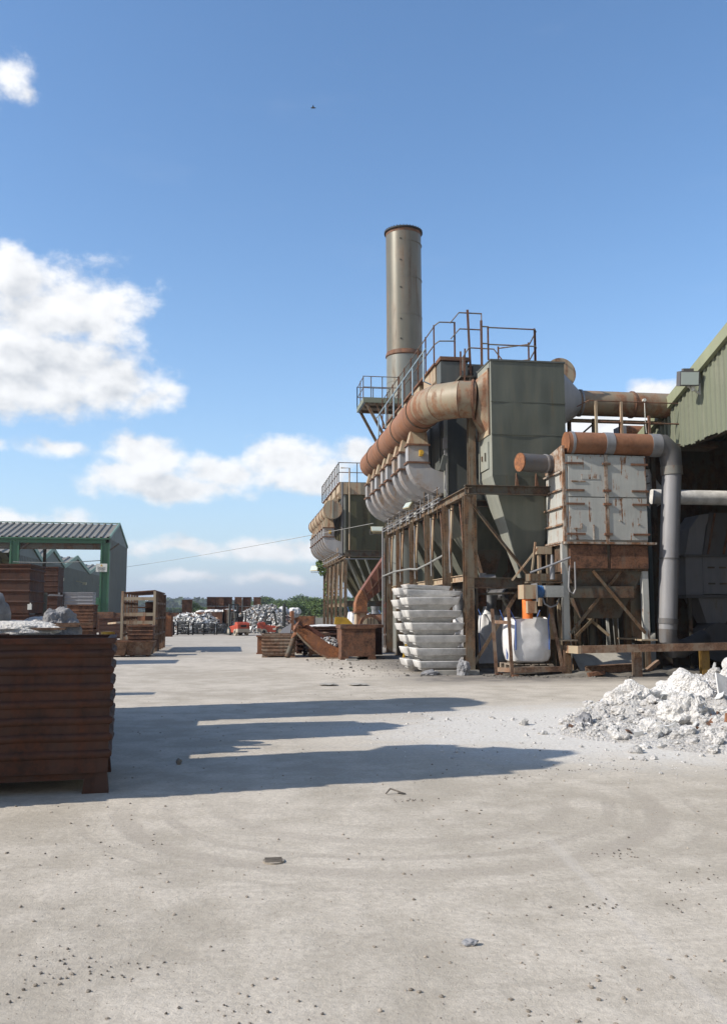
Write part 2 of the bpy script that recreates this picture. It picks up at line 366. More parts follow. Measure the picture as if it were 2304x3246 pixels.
# ------------------------------------------------------------------ mesh builder
class MB:
    def __init__(s): s.v = []; s.f = []
    def add(s, vs, fs):
        o = len(s.v); s.v += [tuple(p) for p in vs]; s.f += [tuple(i + o for i in f) for f in fs]; return s
    def box(s, x0, x1, y0, y1, z0, z1):
        return s.add([(x0,y0,z0),(x1,y0,z0),(x1,y1,z0),(x0,y1,z0),(x0,y0,z1),(x1,y0,z1),(x1,y1,z1),(x0,y1,z1)],
                     [(0,3,2,1),(4,5,6,7),(0,1,5,4),(1,2,6,5),(2,3,7,6),(3,0,4,7)])
    def obox(s, c, sz, R=None):
        R = R or Matrix.Identity(3); hx, hy, hz = sz[0]/2, sz[1]/2, sz[2]/2
        P = [Vector(c) + R @ Vector((a*hx, b*hy, d*hz)) for d in (-1,1) for a, b in ((-1,-1),(1,-1),(1,1),(-1,1))]
        return s.add(P, [(0,3,2,1),(4,5,6,7),(0,1,5,4),(1,2,6,5),(2,3,7,6),(3,0,4,7)])
    def loft(s, rings, cap=True, closed=True):
        n = len(rings[0]); vs = [p for r in rings for p in r]; fs = []
        for i in range(len(rings) - 1):
            for j in range(n if closed else n - 1):
                k = (j + 1) % n
                fs.append((i*n+j, i*n+k, (i+1)*n+k, (i+1)*n+j))
        if cap and closed:
            fs.append(tuple(range(n))[::-1]); fs.append(tuple((len(rings)-1)*n + i for i in range(n)))
        return s.add(vs, fs)
    def _fr(s, d, up):
        d = Vector(d).normalized(); up = Vector(up)
        if abs(d.dot(up.normalized())) > .98: up = Vector((0,1,0)) if abs(d.y) < .9 else Vector((1,0,0))
        a = d.cross(up).normalized(); b = a.cross(d).normalized(); return a, b
    def sect(s, p0, p1, prof, up=(0,0,1)):
        p0 = Vector(p0); p1 = Vector(p1); a, b = s._fr(p1 - p0, up)
        return s.loft([[p + a*x + b*y for x, y in prof] for p in (p0, p1)])
    def bar(s, p0, p1, w, h, up=(0,0,1)):
        return s.sect(p0, p1, [(-w/2,-h/2),(w/2,-h/2),(w/2,h/2),(-w/2,h/2)], up)
    def ibeam(s, p0, p1, w, h, t=.018, up=(0,0,1)):
        a, b = w/2, h/2
        return s.sect(p0, p1, [(-a,-b),(a,-b),(a,-b+t),(t/2,-b+t),(t/2,b-t),(a,b-t),(a,b),(-a,b),(-a,b-t),(-t/2,b-t),(-t/2,-b+t),(-a,-b+t)], up)
    def chan(s, p0, p1, w, h, t=.015, up=(0,0,1)):
        a, b = w/2, h/2
        return s.sect(p0, p1, [(-a,-b),(a,-b),(a,-b+t),(-a+t,-b+t),(-a+t,b-t),(a,b-t),(a,b),(-a,b)], up)
    def ang(s, p0, p1, w=.08, t=.01, up=(0,0,1)):
        return s.sect(p0, p1, [(0,0),(w,0),(w,t),(t,t),(t,w),(0,w)], up)
    def tube(s, pts, r, n=10, cap=True):
        pts = [Vector(p) for p in pts]; rings = []; up = Vector((0,0,1)); prev = None
        for i, p in enumerate(pts):
            d = (pts[min(i+1,len(pts)-1)] - pts[max(i-1,0)]).normalized()
            if prev is None:
                a, b = s._fr(d, up)
            else:
                a = prev - d * prev.dot(d)
                a = a.normalized() if a.length > 1e-5 else s._fr(d, up)[0]
                b = a.cross(d).normalized() * 1
            prev = a
            rr = r[i] if isinstance(r, (list, tuple)) else r
            if 0 < i < len(pts) - 1:
                d0 = (p - pts[i-1]).normalized(); d1 = (pts[i+1] - p).normalized()
                c = max(.5, math.cos(d0.angle(d1) / 2)) if d0.angle(d1) > 1e-4 else 1
            else: c = 1
            bd = Vector((0,0,0))
            if c < .9999: bd = (pts[i+1] - p).normalized() - (p - pts[i-1]).normalized(); bd.normalize()
            ring = []
            for k in range(n):
                an = 2*math.pi*k/n; o = a*math.cos(an)*rr + b*math.sin(an)*rr
                if c < .9999: o = o + bd * (o.dot(bd)) * (1/c - 1)
                ring.append(p + o)
            rings.append(ring)
        return s.loft(rings, cap)
    def cyl(s, p0, p1, r0, r1=None, n=24, cap=True):
        return s.tube([p0, p1], [r0, r0 if r1 is None else r1], n, cap)
    def frust(s, c0, s0, c1, s1, cap=True):
        f = lambda c, q: [(c[0]-q[0]/2,c[1]-q[1]/2,c[2]),(c[0]+q[0]/2,c[1]-q[1]/2,c[2]),(c[0]+q[0]/2,c[1]+q[1]/2,c[2]),(c[0]-q[0]/2,c[1]+q[1]/2,c[2])]
        return s.loft([f(c0, s0), f(c1, s1)], cap)
    def corr(s, o, U, V, lu, pitch=.2, depth=.04, thick=.01, nv=1):
        """trapezoid-ribbed sheet: o corner, U unit along (ribs cross it), V full vector along the ribs"""
        o = Vector(o); U = Vector(U).normalized(); V = Vector(V); N = U.cross(V).normalized()
        n = max(1, int(round(lu / pitch))); p = lu / n; prof = []
        for i in range(n):
            prof += [(i*p, 0), (i*p + p*.55, 0), (i*p + p*.65, depth), (i*p + p*.9, depth)]
        prof.append((lu, 0))
        A = [o + U*x + N*y for x, y in prof]; B = [o + U*x + N*(y - thick) for x, y in prof]
        k = len(prof); vs = A + [q + V for q in A] + B + [q + V for q in B]; fs = []
        for i in range(k-1):
            fs += [(i, i+1, k+i+1, k+i), (2*k+i, 3*k+i, 3*k+i+1, 2*k+i+1), (i, 2*k+i, 2*k+i+1, i+1), (k+i, k+i+1, 3*k+i+1, 3*k+i)]
        fs += [(0, k, 3*k, 2*k), (k-1, 3*k-1, 4*k-1, 2*k-1)]
        return s.add(vs, fs)
    def xf(s, Mx):
        s.v = [tuple(Mx @ Vector(p)) for p in s.v]; return s
    def mesh(s, name, mat, smooth=False):
        me = bpy.data.meshes.new(name); me.from_pydata(s.v, [], s.f)
        me.materials.append(mat)
        import bmesh
        bm = bmesh.new(); bm.from_mesh(me); bmesh.ops.recalc_face_normals(bm, faces=bm.faces); bm.to_mesh(me); bm.free()
        if smooth:
            me.shade_smooth(); me.set_sharp_from_angle(angle=rad(38))
        return me
def link(name, me, parent=None):
    o = bpy.data.objects.new(name, me); COL.objects.link(o)
    if parent is not None:
        o.parent = parent
        if parent.get('_w'):   # geometry given in world coordinates
            o.matrix_parent_inverse = Matrix.Identity(4)
            L = parent['_w']; o.location = (-L[0], -L[1], -L[2])
            o['_s'] = 1
    return o
def part(name, mb, mat, parent, smooth=False, label=None):
    me = mb if isinstance(mb, bpy.types.Mesh) else mb.mesh(name, M[mat] if isinstance(mat, str) else mat, smooth)
    o = bpy.data.objects.new(name, me); COL.objects.link(o); o.parent = parent
    if parent is not None and WPOS.get(parent.name) is not None:
        L = WPOS[parent.name]; o.location = (-L[0], -L[1], -L[2])
    if label: o['label'] = label
    return o
WPOS = {}
def thing(name, label, cat, loc=(0,0,0), rz=0, group=None, world=False):
    """Empty at the thing's base; world=True: its direct parts are given in world coordinates"""
    o = bpy.data.objects.new(name, None); COL.objects.link(o); o.empty_display_size = .3
    o.location = loc; o.rotation_euler = (0,0,rz); o['label'] = label; o['category'] = cat
    if group: o['group'] = group
    if world: WPOS[o.name] = tuple(loc)
    return o
def sub(name, mb, mat, parent, smooth=False, label=None):
    me = mb if isinstance(mb, bpy.types.Mesh) else mb.mesh(name, M[mat] if isinstance(mat, str) else mat, smooth)
    o = bpy.data.objects.new(name, me); COL.objects.link(o); o.parent = parent
    if label: o['label'] = label
    return o
def single(name, mb, mat, label, cat, group=None, kind=None, smooth=False, loc=None, rz=0):
    me = mb if isinstance(mb, bpy.types.Mesh) else mb.mesh(name, M[mat] if isinstance(mat, str) else mat, smooth)
    o = bpy.data.objects.new(name, me); COL.objects.link(o)
    if loc: o.location = loc; o.rotation_euler = (0,0,rz)
    if kind != 'structure': o['label'] = label; o['category'] = cat
    if group: o['group'] = group
    if kind: o['kind'] = kind
    return o
def dup(root, loc, rz=0, label=None, group=None, rx=0, ry=0, scale=None):
    r = root.copy(); COL.objects.link(r); r.location = loc; r.rotation_euler = (rx,ry,rz)
    if label: r['label'] = label
    if group: r['group'] = group
    if scale: r.scale = scale
    for ch in list(root.children):
        c = ch.copy(); COL.objects.link(c); c.parent = r
        for g in list(ch.children):
            d = g.copy(); COL.objects.link(d); d.parent = c
    return r

# ================================================================== SETTING
def struct(name, mb, mat, smooth=False):
    o = single(name, mb, mat, '', '', kind='structure', smooth=smooth); return o
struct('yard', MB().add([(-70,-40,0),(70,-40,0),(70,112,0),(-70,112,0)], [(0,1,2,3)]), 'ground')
struct('field', MB().add([(-4000,-300,-.05),(4000,-300,-.05),(4000,6000,-.05),(-4000,6000,-.05)], [(0,1,2,3)]), 'field')
# low hills on the horizon
def hills():
    mb = MB(); nx = 90; rings = []
    for j in range(14):
        row = []
        for i in range(nx):
            x = -2200 + 4400 * i / (nx - 1); y = 1500 + 1500 * j / 13
            h = (j / 13) ** 1.1 * (34 + 30 * mn.noise(Vector((x*.0011, y*.0009, 3.1))) - .010 * (x + 350)) * (1 if x < 300 else max(.15, 1 - (x-300)/900))
            row.append((x, y, -1 + max(0, h)))
        rings.append(row)
    mb.loft(rings, cap=False, closed=False); return mb
struct('hills', hills(), 'hill', True)

# ---- foliage
def leafcloud(lobes, n, size, seed):
    rs = np.random.RandomState(seed); V = []; Fc = []
    vol = np.array([l[3]*l[4]*l[5] for l in lobes]) ** (2/3); pr = vol / vol.sum()
    idx = rs.choice(len(lobes), n, p=pr)
    u = rs.normal(size=(n,3)); u /= np.linalg.norm(u, axis=1)[:,None]
    r = rs.uniform(.62, 1.03, n) ** .8
    L = np.array(lobes)[idx]
    c = L[:,:3] + u * r[:,None] * L[:,3:6] * (1 + .16*rs.normal(size=(n,1)))
    a = rs.normal(size=(n,3)); a /= np.linalg.norm(a, axis=1)[:,None]
    b = np.cross(a, rs.normal(size=(n,3))); b /= np.linalg.norm(b, axis=1)[:,None]
    s = size * rs.uniform(.6, 1.5, (n,1))
    v = np.stack([c-a*s-b*s*.6, c+a*s-b*s*.5, c+a*s*.8+b*s*.7, c-a*s*.7+b*s*.6], 1).reshape(-1,3)
    mb = MB(); mb.v = v.tolist(); mb.f = [(4*i,4*i+1,4*i+2,4*i+3) for i in range(n)]
    return mb
def rawmesh(name, mb, mat):
    me = bpy.data.meshes.new(name); me.from_pydata(mb.v, [], mb.f); me.materials.append(M[mat]); return me
crowns = []
for k in range(5):
    rs = random.Random(40+k); lobes = []
    for i in range(11):
        a = rs.uniform(0, 6.28); d = rs.uniform(0, .30)
        lobes.append((math.cos(a)*d, math.sin(a)*d, rs.uniform(.34, .80), rs.uniform(.14,.24), rs.uniform(.14,.24), rs.uniform(.12,.20)))
    crowns.append(rawmesh('crown', leafcloud(lobes, 2600, .020, 60+k), 'leaf' if k % 2 else 'leaf_light'))
tr = MB().tube([(0,0,0),(.01,0,.3),(0,.01,.55),(.02,0,.75)], [.028,.02,.014,.006], 8)
for a in range(5):
    tr.tube([(0,0,.3+.05*a),(math.cos(a*1.4)*.12,math.sin(a*1.4)*.12,.5+.04*a),(math.cos(a*1.4)*.22,math.sin(a*1.4)*.22,.62+.03*a)], [.010,.007,.003], 5)
trunk_me = tr.mesh('trunk', M['bark'], True)
def tree(x, y, h, wd, k, label, group, base=0.0):
    t = thing('tree', label, 'tree', (x, y, base), random.uniform(0, 6.28), group)
    t.scale = (wd, wd, h)
    sub('trunk', trunk_me, None, t); sub('crown', crowns[k % 5], None, t)
    return t
rs = random.Random(5)
def ORD(n):
    a = ['zeroth','first','second','third','fourth','fifth','sixth','seventh','eighth','ninth','tenth','eleventh','twelfth','thirteenth','fourteenth','fifteenth','sixteenth','seventeenth','eighteenth','nineteenth','twentieth']
    return a[n] if n <= 20 else ('twenty-' + a[n-20] if n < 30 else 'thirtieth' if n == 30 else 'thirty-' + a[n-30])
px = 836; i = 0; wood = []
while px < 1260:
    Y = 300 + rs.uniform(-25, 50); wood.append((px, Y, rs.uniform(5.6, 7.8), rs.uniform(9, 13))); px += rs.uniform(9, 17)
tall = ['broad', 'rounded', 'high-domed', 'low-crowned', 'pale-topped']
for i, (px, Y, h, wd) in enumerate(wood):
    a = azel(px, 1938)[0]
    where = ('in the wood just right of the far box stacks' if px < 870 else 'in the wood above the right forklift mast' if px < 905 else 'in the wood between the forklift mast and the far filter legs' if px < 1020 else 'in the wood glimpsed through the far filter legs')
    tree(math.tan(a)*Y, Y, h, wd, i, '%s tree, %s from the left in the dense wood' % (tall[i % 5], ORD(i+1)), 'trees of the wood beyond the yard')
bush = ((850,150,3.1,5),(880,170,2.6,6),(905,160,3.0,6),(940,165,3.9,6),(965,180,4.3,7),(985,175,4.5,7),(1010,170,4.8,7),(1035,180,4.2,8),(1075,175,4.0,7),(1110,185,4.0,7))
for k, (px,Y,h,wd) in enumerate(bush):
    a = azel(px, 1938)[0]; i += 1
    tree(math.tan(a)*Y, Y, h, wd, i, 'lighter bushy tree in front of the wood, %s of the ten bushy ones' % ['leftmost','second from left','third from left','fourth from left','fifth from left','sixth from left','seventh from left','eighth from left','ninth from left','rightmost'][k], 'bushy trees in front of the wood')
dk_ = ((618,210,4.2,7,'tall dark round tree just right of the lone box'),(632,220,3.6,6,'smaller dark tree second right of the lone box'),(655,230,2.8,7,'low dark tree at the left foot of the far box stacks'),(545,420,4,14,'dark far tree right beside the storage rack'),(565,430,4,12,'dark far tree just left of the lone box'))
for px, Y, h, wd, lb in dk_:
    a = azel(px, 1938)[0]; i += 1
    tree(math.tan(a)*Y, Y, h, wd, i, lb, 'dark trees in front of the hills')
def far_wood():
    mb = MB(); rs = random.Random(9); lob = []
    for k in range(260):
        px = rs.choice([rs.uniform(520, 640), rs.uniform(600, 820), rs.uniform(300,1500)]); Y = rs.choice([900, 1300, 1750, 2200]) + rs.uniform(-80, 80)
        a = azel(px, 1938)[0]
        x = math.tan(a)*Y; z = max(0, (Y-1500)/1500)**1.1 * 24 if Y > 1500 else 0
        lob.append((x, Y, z+5, rs.uniform(14, 34), 14, rs.uniform(5, 9)))
    return leafcloud(lob, 26000, 2.2, 3)
o = bpy.data.objects.new('hedgerows', rawmesh('hedgerows', far_wood(), 'leaf_far')); COL.objects.link(o)
o['kind'] = 'stuff'; o['label'] = 'dark hedgerows and copses scattered over the distant hills'; o['category'] = 'hedgerow'
# rough grass strip beyond the yard
o = bpy.data.objects.new('rough_grass', rawmesh('rough_grass', leafcloud([(math.tan(azel(p,1938)[0])*Yy, Yy, .25, 3.2, 4, .55) for p in range(820,1300,9) for Yy in (125, 140)], 9000, .16, 8), 'leaf_light')); COL.objects.link(o)
o['kind'] = 'stuff'; o['label'] = 'rough weeds along the far edge of the yard'; o['category'] = 'weeds'

# ================================================================== LEFT OPEN SHED
t = thing('open_shed', 'open-fronted shed with green steel frame and grey corrugated roof, at the left edge', 'shed', (-11.8, 84, 0), world=True)
XR = -11.64; XL = -47.0; Y0 = 84.0; Y1 = 97.0; YR = 90.2; ZE = 8.43; ZR = 10.29
part('front_roof', MB().corr((XL, Y0-.25, ZE+.05), (1,0,0), (0, YR-Y0+.25, ZR-ZE), XR-XL, .62, .12, .02), 'roof_grey', t)
part('rear_roof', MB().corr((XL, YR, ZR+.05), (1,0,0), (0, Y1-YR+.2, ZE-ZR), XR-XL, .62, .12, .02), 'roof_grey', t)
part('ridge_cap', MB().bar((XL, YR, ZR+.17), (XR+.05, YR, ZR+.17), .30, .08), 'green_trim', t)
part('verge_trim', MB().bar((XR+.05, Y0-.28, ZE+.12), (XR+.05, YR, ZR+.14), .12, .22).bar((XR+.05, YR, ZR+.14), (XR+.05, Y1+.2, ZE+.12), .12, .22), 'green_trim', t)
part('eaves_beam', MB().box(XL, XR-.35, Y0-.1, Y0+.1, ZE-.45, ZE-.1), 'green_steel', t)
part('soffit_shade_strip', MB().box(XL, XR-.75, Y0+.25, Y0+.45, 7.42, ZE-.05), 'frame_dark', t)  # dark strip standing for the shade under the roof
part('gutter', MB().box(XL, XR+.05, Y0-.36, Y0-.22, ZE-.1, ZE+.03), 'green_steel', t)
gw = MB().corr((XR, Y0+.02, .0), (0,1,0), (0,0,ZE), Y1-Y0-.02, .55, .05, .015)
part('end_wall', gw, 'clad_grey', t)
part('gable_panel', MB().loft([[(XR-.03,Y0,ZE-.02),(XR-.03,YR,ZR),(XR-.03,Y1,ZE-.02)],[(XR+.02,Y0,ZE-.02),(XR+.02,YR,ZR),(XR+.02,Y1,ZE-.02)]]), 'clad_grey', t)
for x in (XR-.36, -20.0, -28.4, -36.5):
    part('column', MB().ibeam((x,Y0,0),(x,Y0,ZE-.4),.42,.82,.16,up=(1,0,0)), 'green_steel', t)
    part('rear_column', MB().ibeam((x,Y1-.3,0),(x,Y1-.3,ZE-.1),.25,.4,.03,up=(0,1,0)), 'frame_dark', t)
    part('rafter', MB().ibeam((x,Y0,ZE-.3),(x,YR,ZR-.25),.18,.36,.03).ibeam((x,YR,ZR-.25),(x,Y1,ZE-.3),.18,.36,.03), 'frame_dark', t)
    part('knee_brace', MB().bar((x+.1,Y0,ZE-1.3),(x+1.2,Y0,ZE-.45),.12,.12), 'frame_dark', t)
part('kick_rail', MB().box(XR-1.0, XR-.72, Y0-.5, Y0-.35, .1, 3.0), 'green_steel', t)
sg = thing('safety_sign', 'small white warning sign with a yellow triangle on the green shed column', 'sign', (-12.2, 83.3, 5.7)); sg.scale = (1.38,1.38,1.38)
sub('board', MB().box(-.36,.36,-.015,.015,-.27,.27), 'white', sg)
sub('warning_triangle', MB().add([(-.09,-.02,.09),(.09,-.02,.09),(0,-.02,.25)], [(0,1,2)]), 'yellow', sg)
def text(body, size, loc, mat, parent, name='lettering'):
    cu = bpy.data.curves.new('tx', 'FONT'); cu.body = body; cu.size = size; cu.align_x = 'CENTER'; cu.extrude = .002
    ob = bpy.data.objects.new('tx', cu); COL.objects.link(ob)
    bpy.context.view_layer.update()
    me = bpy.data.meshes.new_from_object(ob.evaluated_get(bpy.context.evaluated_depsgraph_get())); bpy.data.objects.remove(ob)
    me.materials.clear(); me.materials.append(M[mat])
    o = bpy.data.objects.new(name, me); COL.objects.link(o); o.parent = parent; o.location = loc; o.rotation_euler = (math.pi/2,0,0)
    return o
text('Danger', .17, (0,-.02,-.05), 'black_text', sg); text('Overhead', .12, (0,-.02,-.145), 'black_text', sg); text('live cables', .10, (0,-.02,-.235), 'black_text', sg)

# saw-tooth works building behind the shed
t = thing('sawtooth_building', 'grey works building with a row of pitched roofs, seen through the open shed', 'building', (-24, 120, 0), world=True)
X0 = -24.0; bays = [(66.0, 5.72, 70.4, 6.75, 76.6)]
edges = [(99.2, 114.1), (114.1, 129.0), (129.0, 150.4), (150.4, 172.0)]; peaks = [107.5, 120.8, 138.6, 161.3]
for (a, b2), p in zip(edges, peaks):
    zp, zv = 9.85, 8.0
    part('end_wall', MB().corr((X0, a, 0), (0,1,0), (0,0,zv), b2-a, .8, .08, .015), 'clad_grey', t)
    part('gable', MB().loft([[(X0-.02,a+.02,zv-.01),(X0-.02,p,zp),(X0-.02,b2-.02,zv-.01)],[(X0+.03,a+.02,zv-.01),(X0+.03,p,zp),(X0+.03,b2-.02,zv-.01)]]), 'clad_grey', t)
    part('roof', MB().corr((X0-22, a, zv+.02), (1,0,0), (0, p-a, zp-zv), 22.2, 1.1, .16, .02), 'roof_grey', t)
    part('rear_roof', MB().corr((X0-22, p, zp+.02), (1,0,0), (0, b2-p, zv-zp), 22.2, 1.1, .16, .02), 'roof_grey', t)
    part('verge_trim', MB().bar((X0+.14, a, zv+.05), (X0+.14, p, zp+.07), .12, .55).bar((X0+.14, p, zp+.07), (X0+.14, b2, zv+.05), .12, .55), 'green_trim', t)
    part('wall_lamp', MB().bar((X0+.05,p-.3,6.3),(X0+1.2,p-.3,6.0),.12,.12).box(X0+1.1,X0+1.6,p-.6,p-.0,5.7,6.1), 'cream_lamp', t)

# ================================================================== RIGHT SHED (gable towards the yard)
t = thing('green_shed', 'large green corrugated shed with a dark open doorway, at the right edge', 'shed', (13.3, 27, 0), world=True)
GX = 13.3; YE = 27.2; YRg = 12.0; zr = lambda y: 7.52 + (YE - y) * .350
N = 73; p = (YE - 9.0) / N
rsn = random.Random(3)
mb = MB(); mb2 = MB()
for i in range(N):                                          # each rib strip ends ragged at the bottom, mitred at the verge
    ya, yb = YE - i*p, YE - (i+1)*p
    zb = 6.70 + rsn.uniform(-.05, .05) + (.06 if 20 < i < 28 else 0) + (.06*math.sin(i*.5) if i > 12 else 0)
    for (u0, u1, off0, off1) in ((0,.55,0,0),(.55,.65,0,-.04),(.65,.9,-.04,-.04),(.9,1,-.04,0)):
        y0, y1 = ya - p*u0, ya - p*u1
        zt0, zt1 = zr(y0) if y0 > YRg else zr(2*YRg-y0), zr(y1) if y1 > YRg else zr(2*YRg-y1)
        jz0, jz1 = rsn.uniform(-.015,.015), rsn.uniform(-.015,.015)
        mb.add([(GX+off0,y0,zb+jz0),(GX+off1,y1,zb+jz1),(GX+off1,y1,zt1-.12),(GX+off0,y0,zt0-.12),
                (GX+off0+.012,y0,zb+jz0),(GX+off1+.012,y1,zb+jz1),(GX+off1+.012,y1,zt1-.12),(GX+off0+.012,y0,zt0-.12)],
               [(0,1,2,3),(4,7,6,5),(0,4,5,1)])
part('gable_cladding', mb, 'clad_green', t)
part('verge_trim', MB().bar((GX-.10, YE+.25, zr(YE+.25)-.02), (GX-.10, YRg, zr(YRg)-.02), .14, .34), 'clad_trim', t)
part('roof', MB().corr((GX-.1, YRg, zr(YRg)+.06), (1,0,0), (0, YE-YRg+.35, -(YE-YRg+.35)*.35), 26, .3, .05, .02), 'clad_green', t)
part('front_roof', MB().box(GX, GX+26, -6, YRg, zr(YRg)-.1, zr(YRg)), 'clad_green', t)
part('rear_wall', MB().box(GX+.15, GX+26, YE-.15, YE+.0, 0, 7.4), 'frame_dark', t)  # doorway shade is put into the dark inner wall colours
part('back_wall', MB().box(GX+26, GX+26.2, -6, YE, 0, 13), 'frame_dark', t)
part('side_wall', MB().box(GX, GX+26, -6.2, -6, 0, 13), 'clad_green', t)
part('side_cladding', MB().box(GX, GX+.06, -6, 16.5, 0, 6.68), 'clad_green', t)
part('door_header', MB().ibeam((GX+.25, YE-.3, 6.95), (GX+.25, 0, 6.95), .2, .4, .03), 'frame_dark', t)
part('upper_front', MB().box(GX, GX+.05, -6, 9.0, 6.7, 13), 'clad_green', t)
for k in range(5): part('roof_purlin', MB().box(GX+.3, GX+25, 8+k*4, 8.2+k*4, zr(8+k*4 if 8+k*4>12 else 16)-.45, zr(8+k*4 if 8+k*4>12 else 16)-.2), 'frame_dark', t)
struct('shed_floor', MB().box(GX+.1, GX+25.9, -5.9, YE-.2, .004, .02), 'body_grey')  # dark floor colour adds to the doorway shade
# floodlight on the gable
t = thing('floodlight', 'square floodlight on a bracket on the green gable', 'floodlight', (13.0, 23.4, 8.45))
R = Matrix.Rotation(rad(-8), 3, 'Z') @ Matrix.Rotation(rad(12), 3, 'X')
sub('lamp_housing', MB().obox((-.15,0,0), (.56,.30,.42), R), 'galv_dark', t)
sub('lamp_glass', MB().obox(Vector((-.15,0,0))+R@Vector((0,-.156,0)), (.50,.012,.36), R), 'glass', t)
sub('reflector_ridge', MB().obox(Vector((-.15,0,.26)), (.30,.16,.08), R), 'galv_dark', t)
sub('bracket', MB().bar((-.15,.05,-.2),(.28,.1,-.42),.05,.05).bar((.28,.1,-.42),(.28,.1,-.1),.05,.05).cyl((0,0,-.36),(0,0,-.22),.06,n=10), 'white', t)

# long low green building behind the filter houses
t = thing('green_works_building', 'long pale green corrugated building behind the filter houses', 'building', (14.4, 50, 0), world=True)
part('side_wall', MB().corr((14.4, 27.4, 0), (0,1,0), (0,0,6.6), 58, .55, .06, .015), 'clad_green', t)
part('roof_slope', MB().corr((14.2, 85.5, 6.6), (0,-1,0), (9.0,0,4.4), 58, .36, .09, .02), 'roof_fibre', t)
part('roof_ridge', MB().cyl((23.2, 27.6, 11.0), (23.2, 85.5, 11.0), .14, n=8), 'roof_fibre', t)
part('end_wall', MB().loft([[(14.4,27.5,0),(23.2,27.5,0),(23.2,27.5,10.95),(14.4,27.5,6.55)],[(14.4,27.6,0),(23.2,27.6,0),(23.2,27.6,10.95),(14.4,27.6,6.55)]]), 'clad_green', t)

# ================================================================== DUST FILTER HOUSES
elbow_me = {}
def elbow_meshes():
    # local: X to the wall, top of lower curve z=0 at collar low; Y centre 0
    hw = .235
    mb = MB().box(.0,.68,-hw,hw,0,.56); elbow_me['box'] = mb.mesh('riser', M['elbow'])
    mb = MB()
    for z in (-.025, .535): mb.box(-.05,.73,-hw-.05,hw+.05,z,z+.05)
    elbow_me['collar'] = MB().box(-.05,.73,-hw-.05,hw+.05,-.03,.03).mesh('collar', M['rail_rust'])
    rings = []; n = 9
    for k in range(n+1):
        a = math.pi/2*k/n
        # outer ellipse centre (1.25,0) radii 1.25 x 1.02, inner radii .57 x .30
        po = (1.25-1.25*math.cos(a), -1.05*math.sin(a)); pi_ = (1.25-.57*math.cos(a), -.30*math.sin(a))
        w2 = hw*(1+.10*math.sin(a))
        rings.append([(po[0],-w2,po[1]),(po[0],w2,po[1]),(pi_[0],w2,pi_[1]),(pi_[0],-w2,pi_[1])])
    elbow_me['bend'] = MB().loft(rings).mesh('bend', M['elbow'])
    elbow_me['taper'] = MB().loft([[(0,-hw,.6),(.68,-hw,.6),(.68,hw,.6),(0,hw,.6)],[(.15,-hw*.55,1.22),(.62,-hw*.55,1.22),(.62,hw*.55,1.22),(.15,hw*.55,1.22)]]).mesh('tapered_inlet', M['tan'])
    f = MB().box(-.02,.03,-.12,.12,-.12,.12).cyl((-.02,0,0),(-.12,0,0),.07,n=8)
    elbow_me['valve'] = MB().box(-.06,.06,-.05,.05,-.10,.10).cyl((0,-.05,0),(0,-.12,0),.07,n=10).mesh('valve', M['yellow'])
elbow_meshes()
def elbow(parent, x, y, z, valve=False):
    L = WPOS[parent.name]
    e = bpy.data.objects.new('elbow_duct', elbow_me['bend']); COL.objects.link(e); e.parent = parent
    e.location = (x-L[0], y-L[1], z-L[2])
    sub('riser', elbow_me['box'], None, e); sub('tapered_inlet', elbow_me['taper'], None, e)
    for dz in (0, .59):
        c = sub('collar', elbow_me['collar'], None, e); c.location = (0,0,dz)
    if valve:
        c = sub('valve', elbow_me['valve'], None, e); c.location = (.42,-.30,.30)
    return e
def railing(parent, posts, zs, top, mat_p='rail_rust', mat_r='rail', w=.05, wr=.022):
    """posts: list of base points; rails joining them at the given heights"""
    for p in posts: part('rail_post', MB().ang(p, (p[0],p[1],p[2]+top), w, .012), mat_p, parent)
    for z in zs:
        part('handrail', MB().tube([(p[0],p[1],p[2]+z) for p in posts], wr, 6), mat_r, parent)

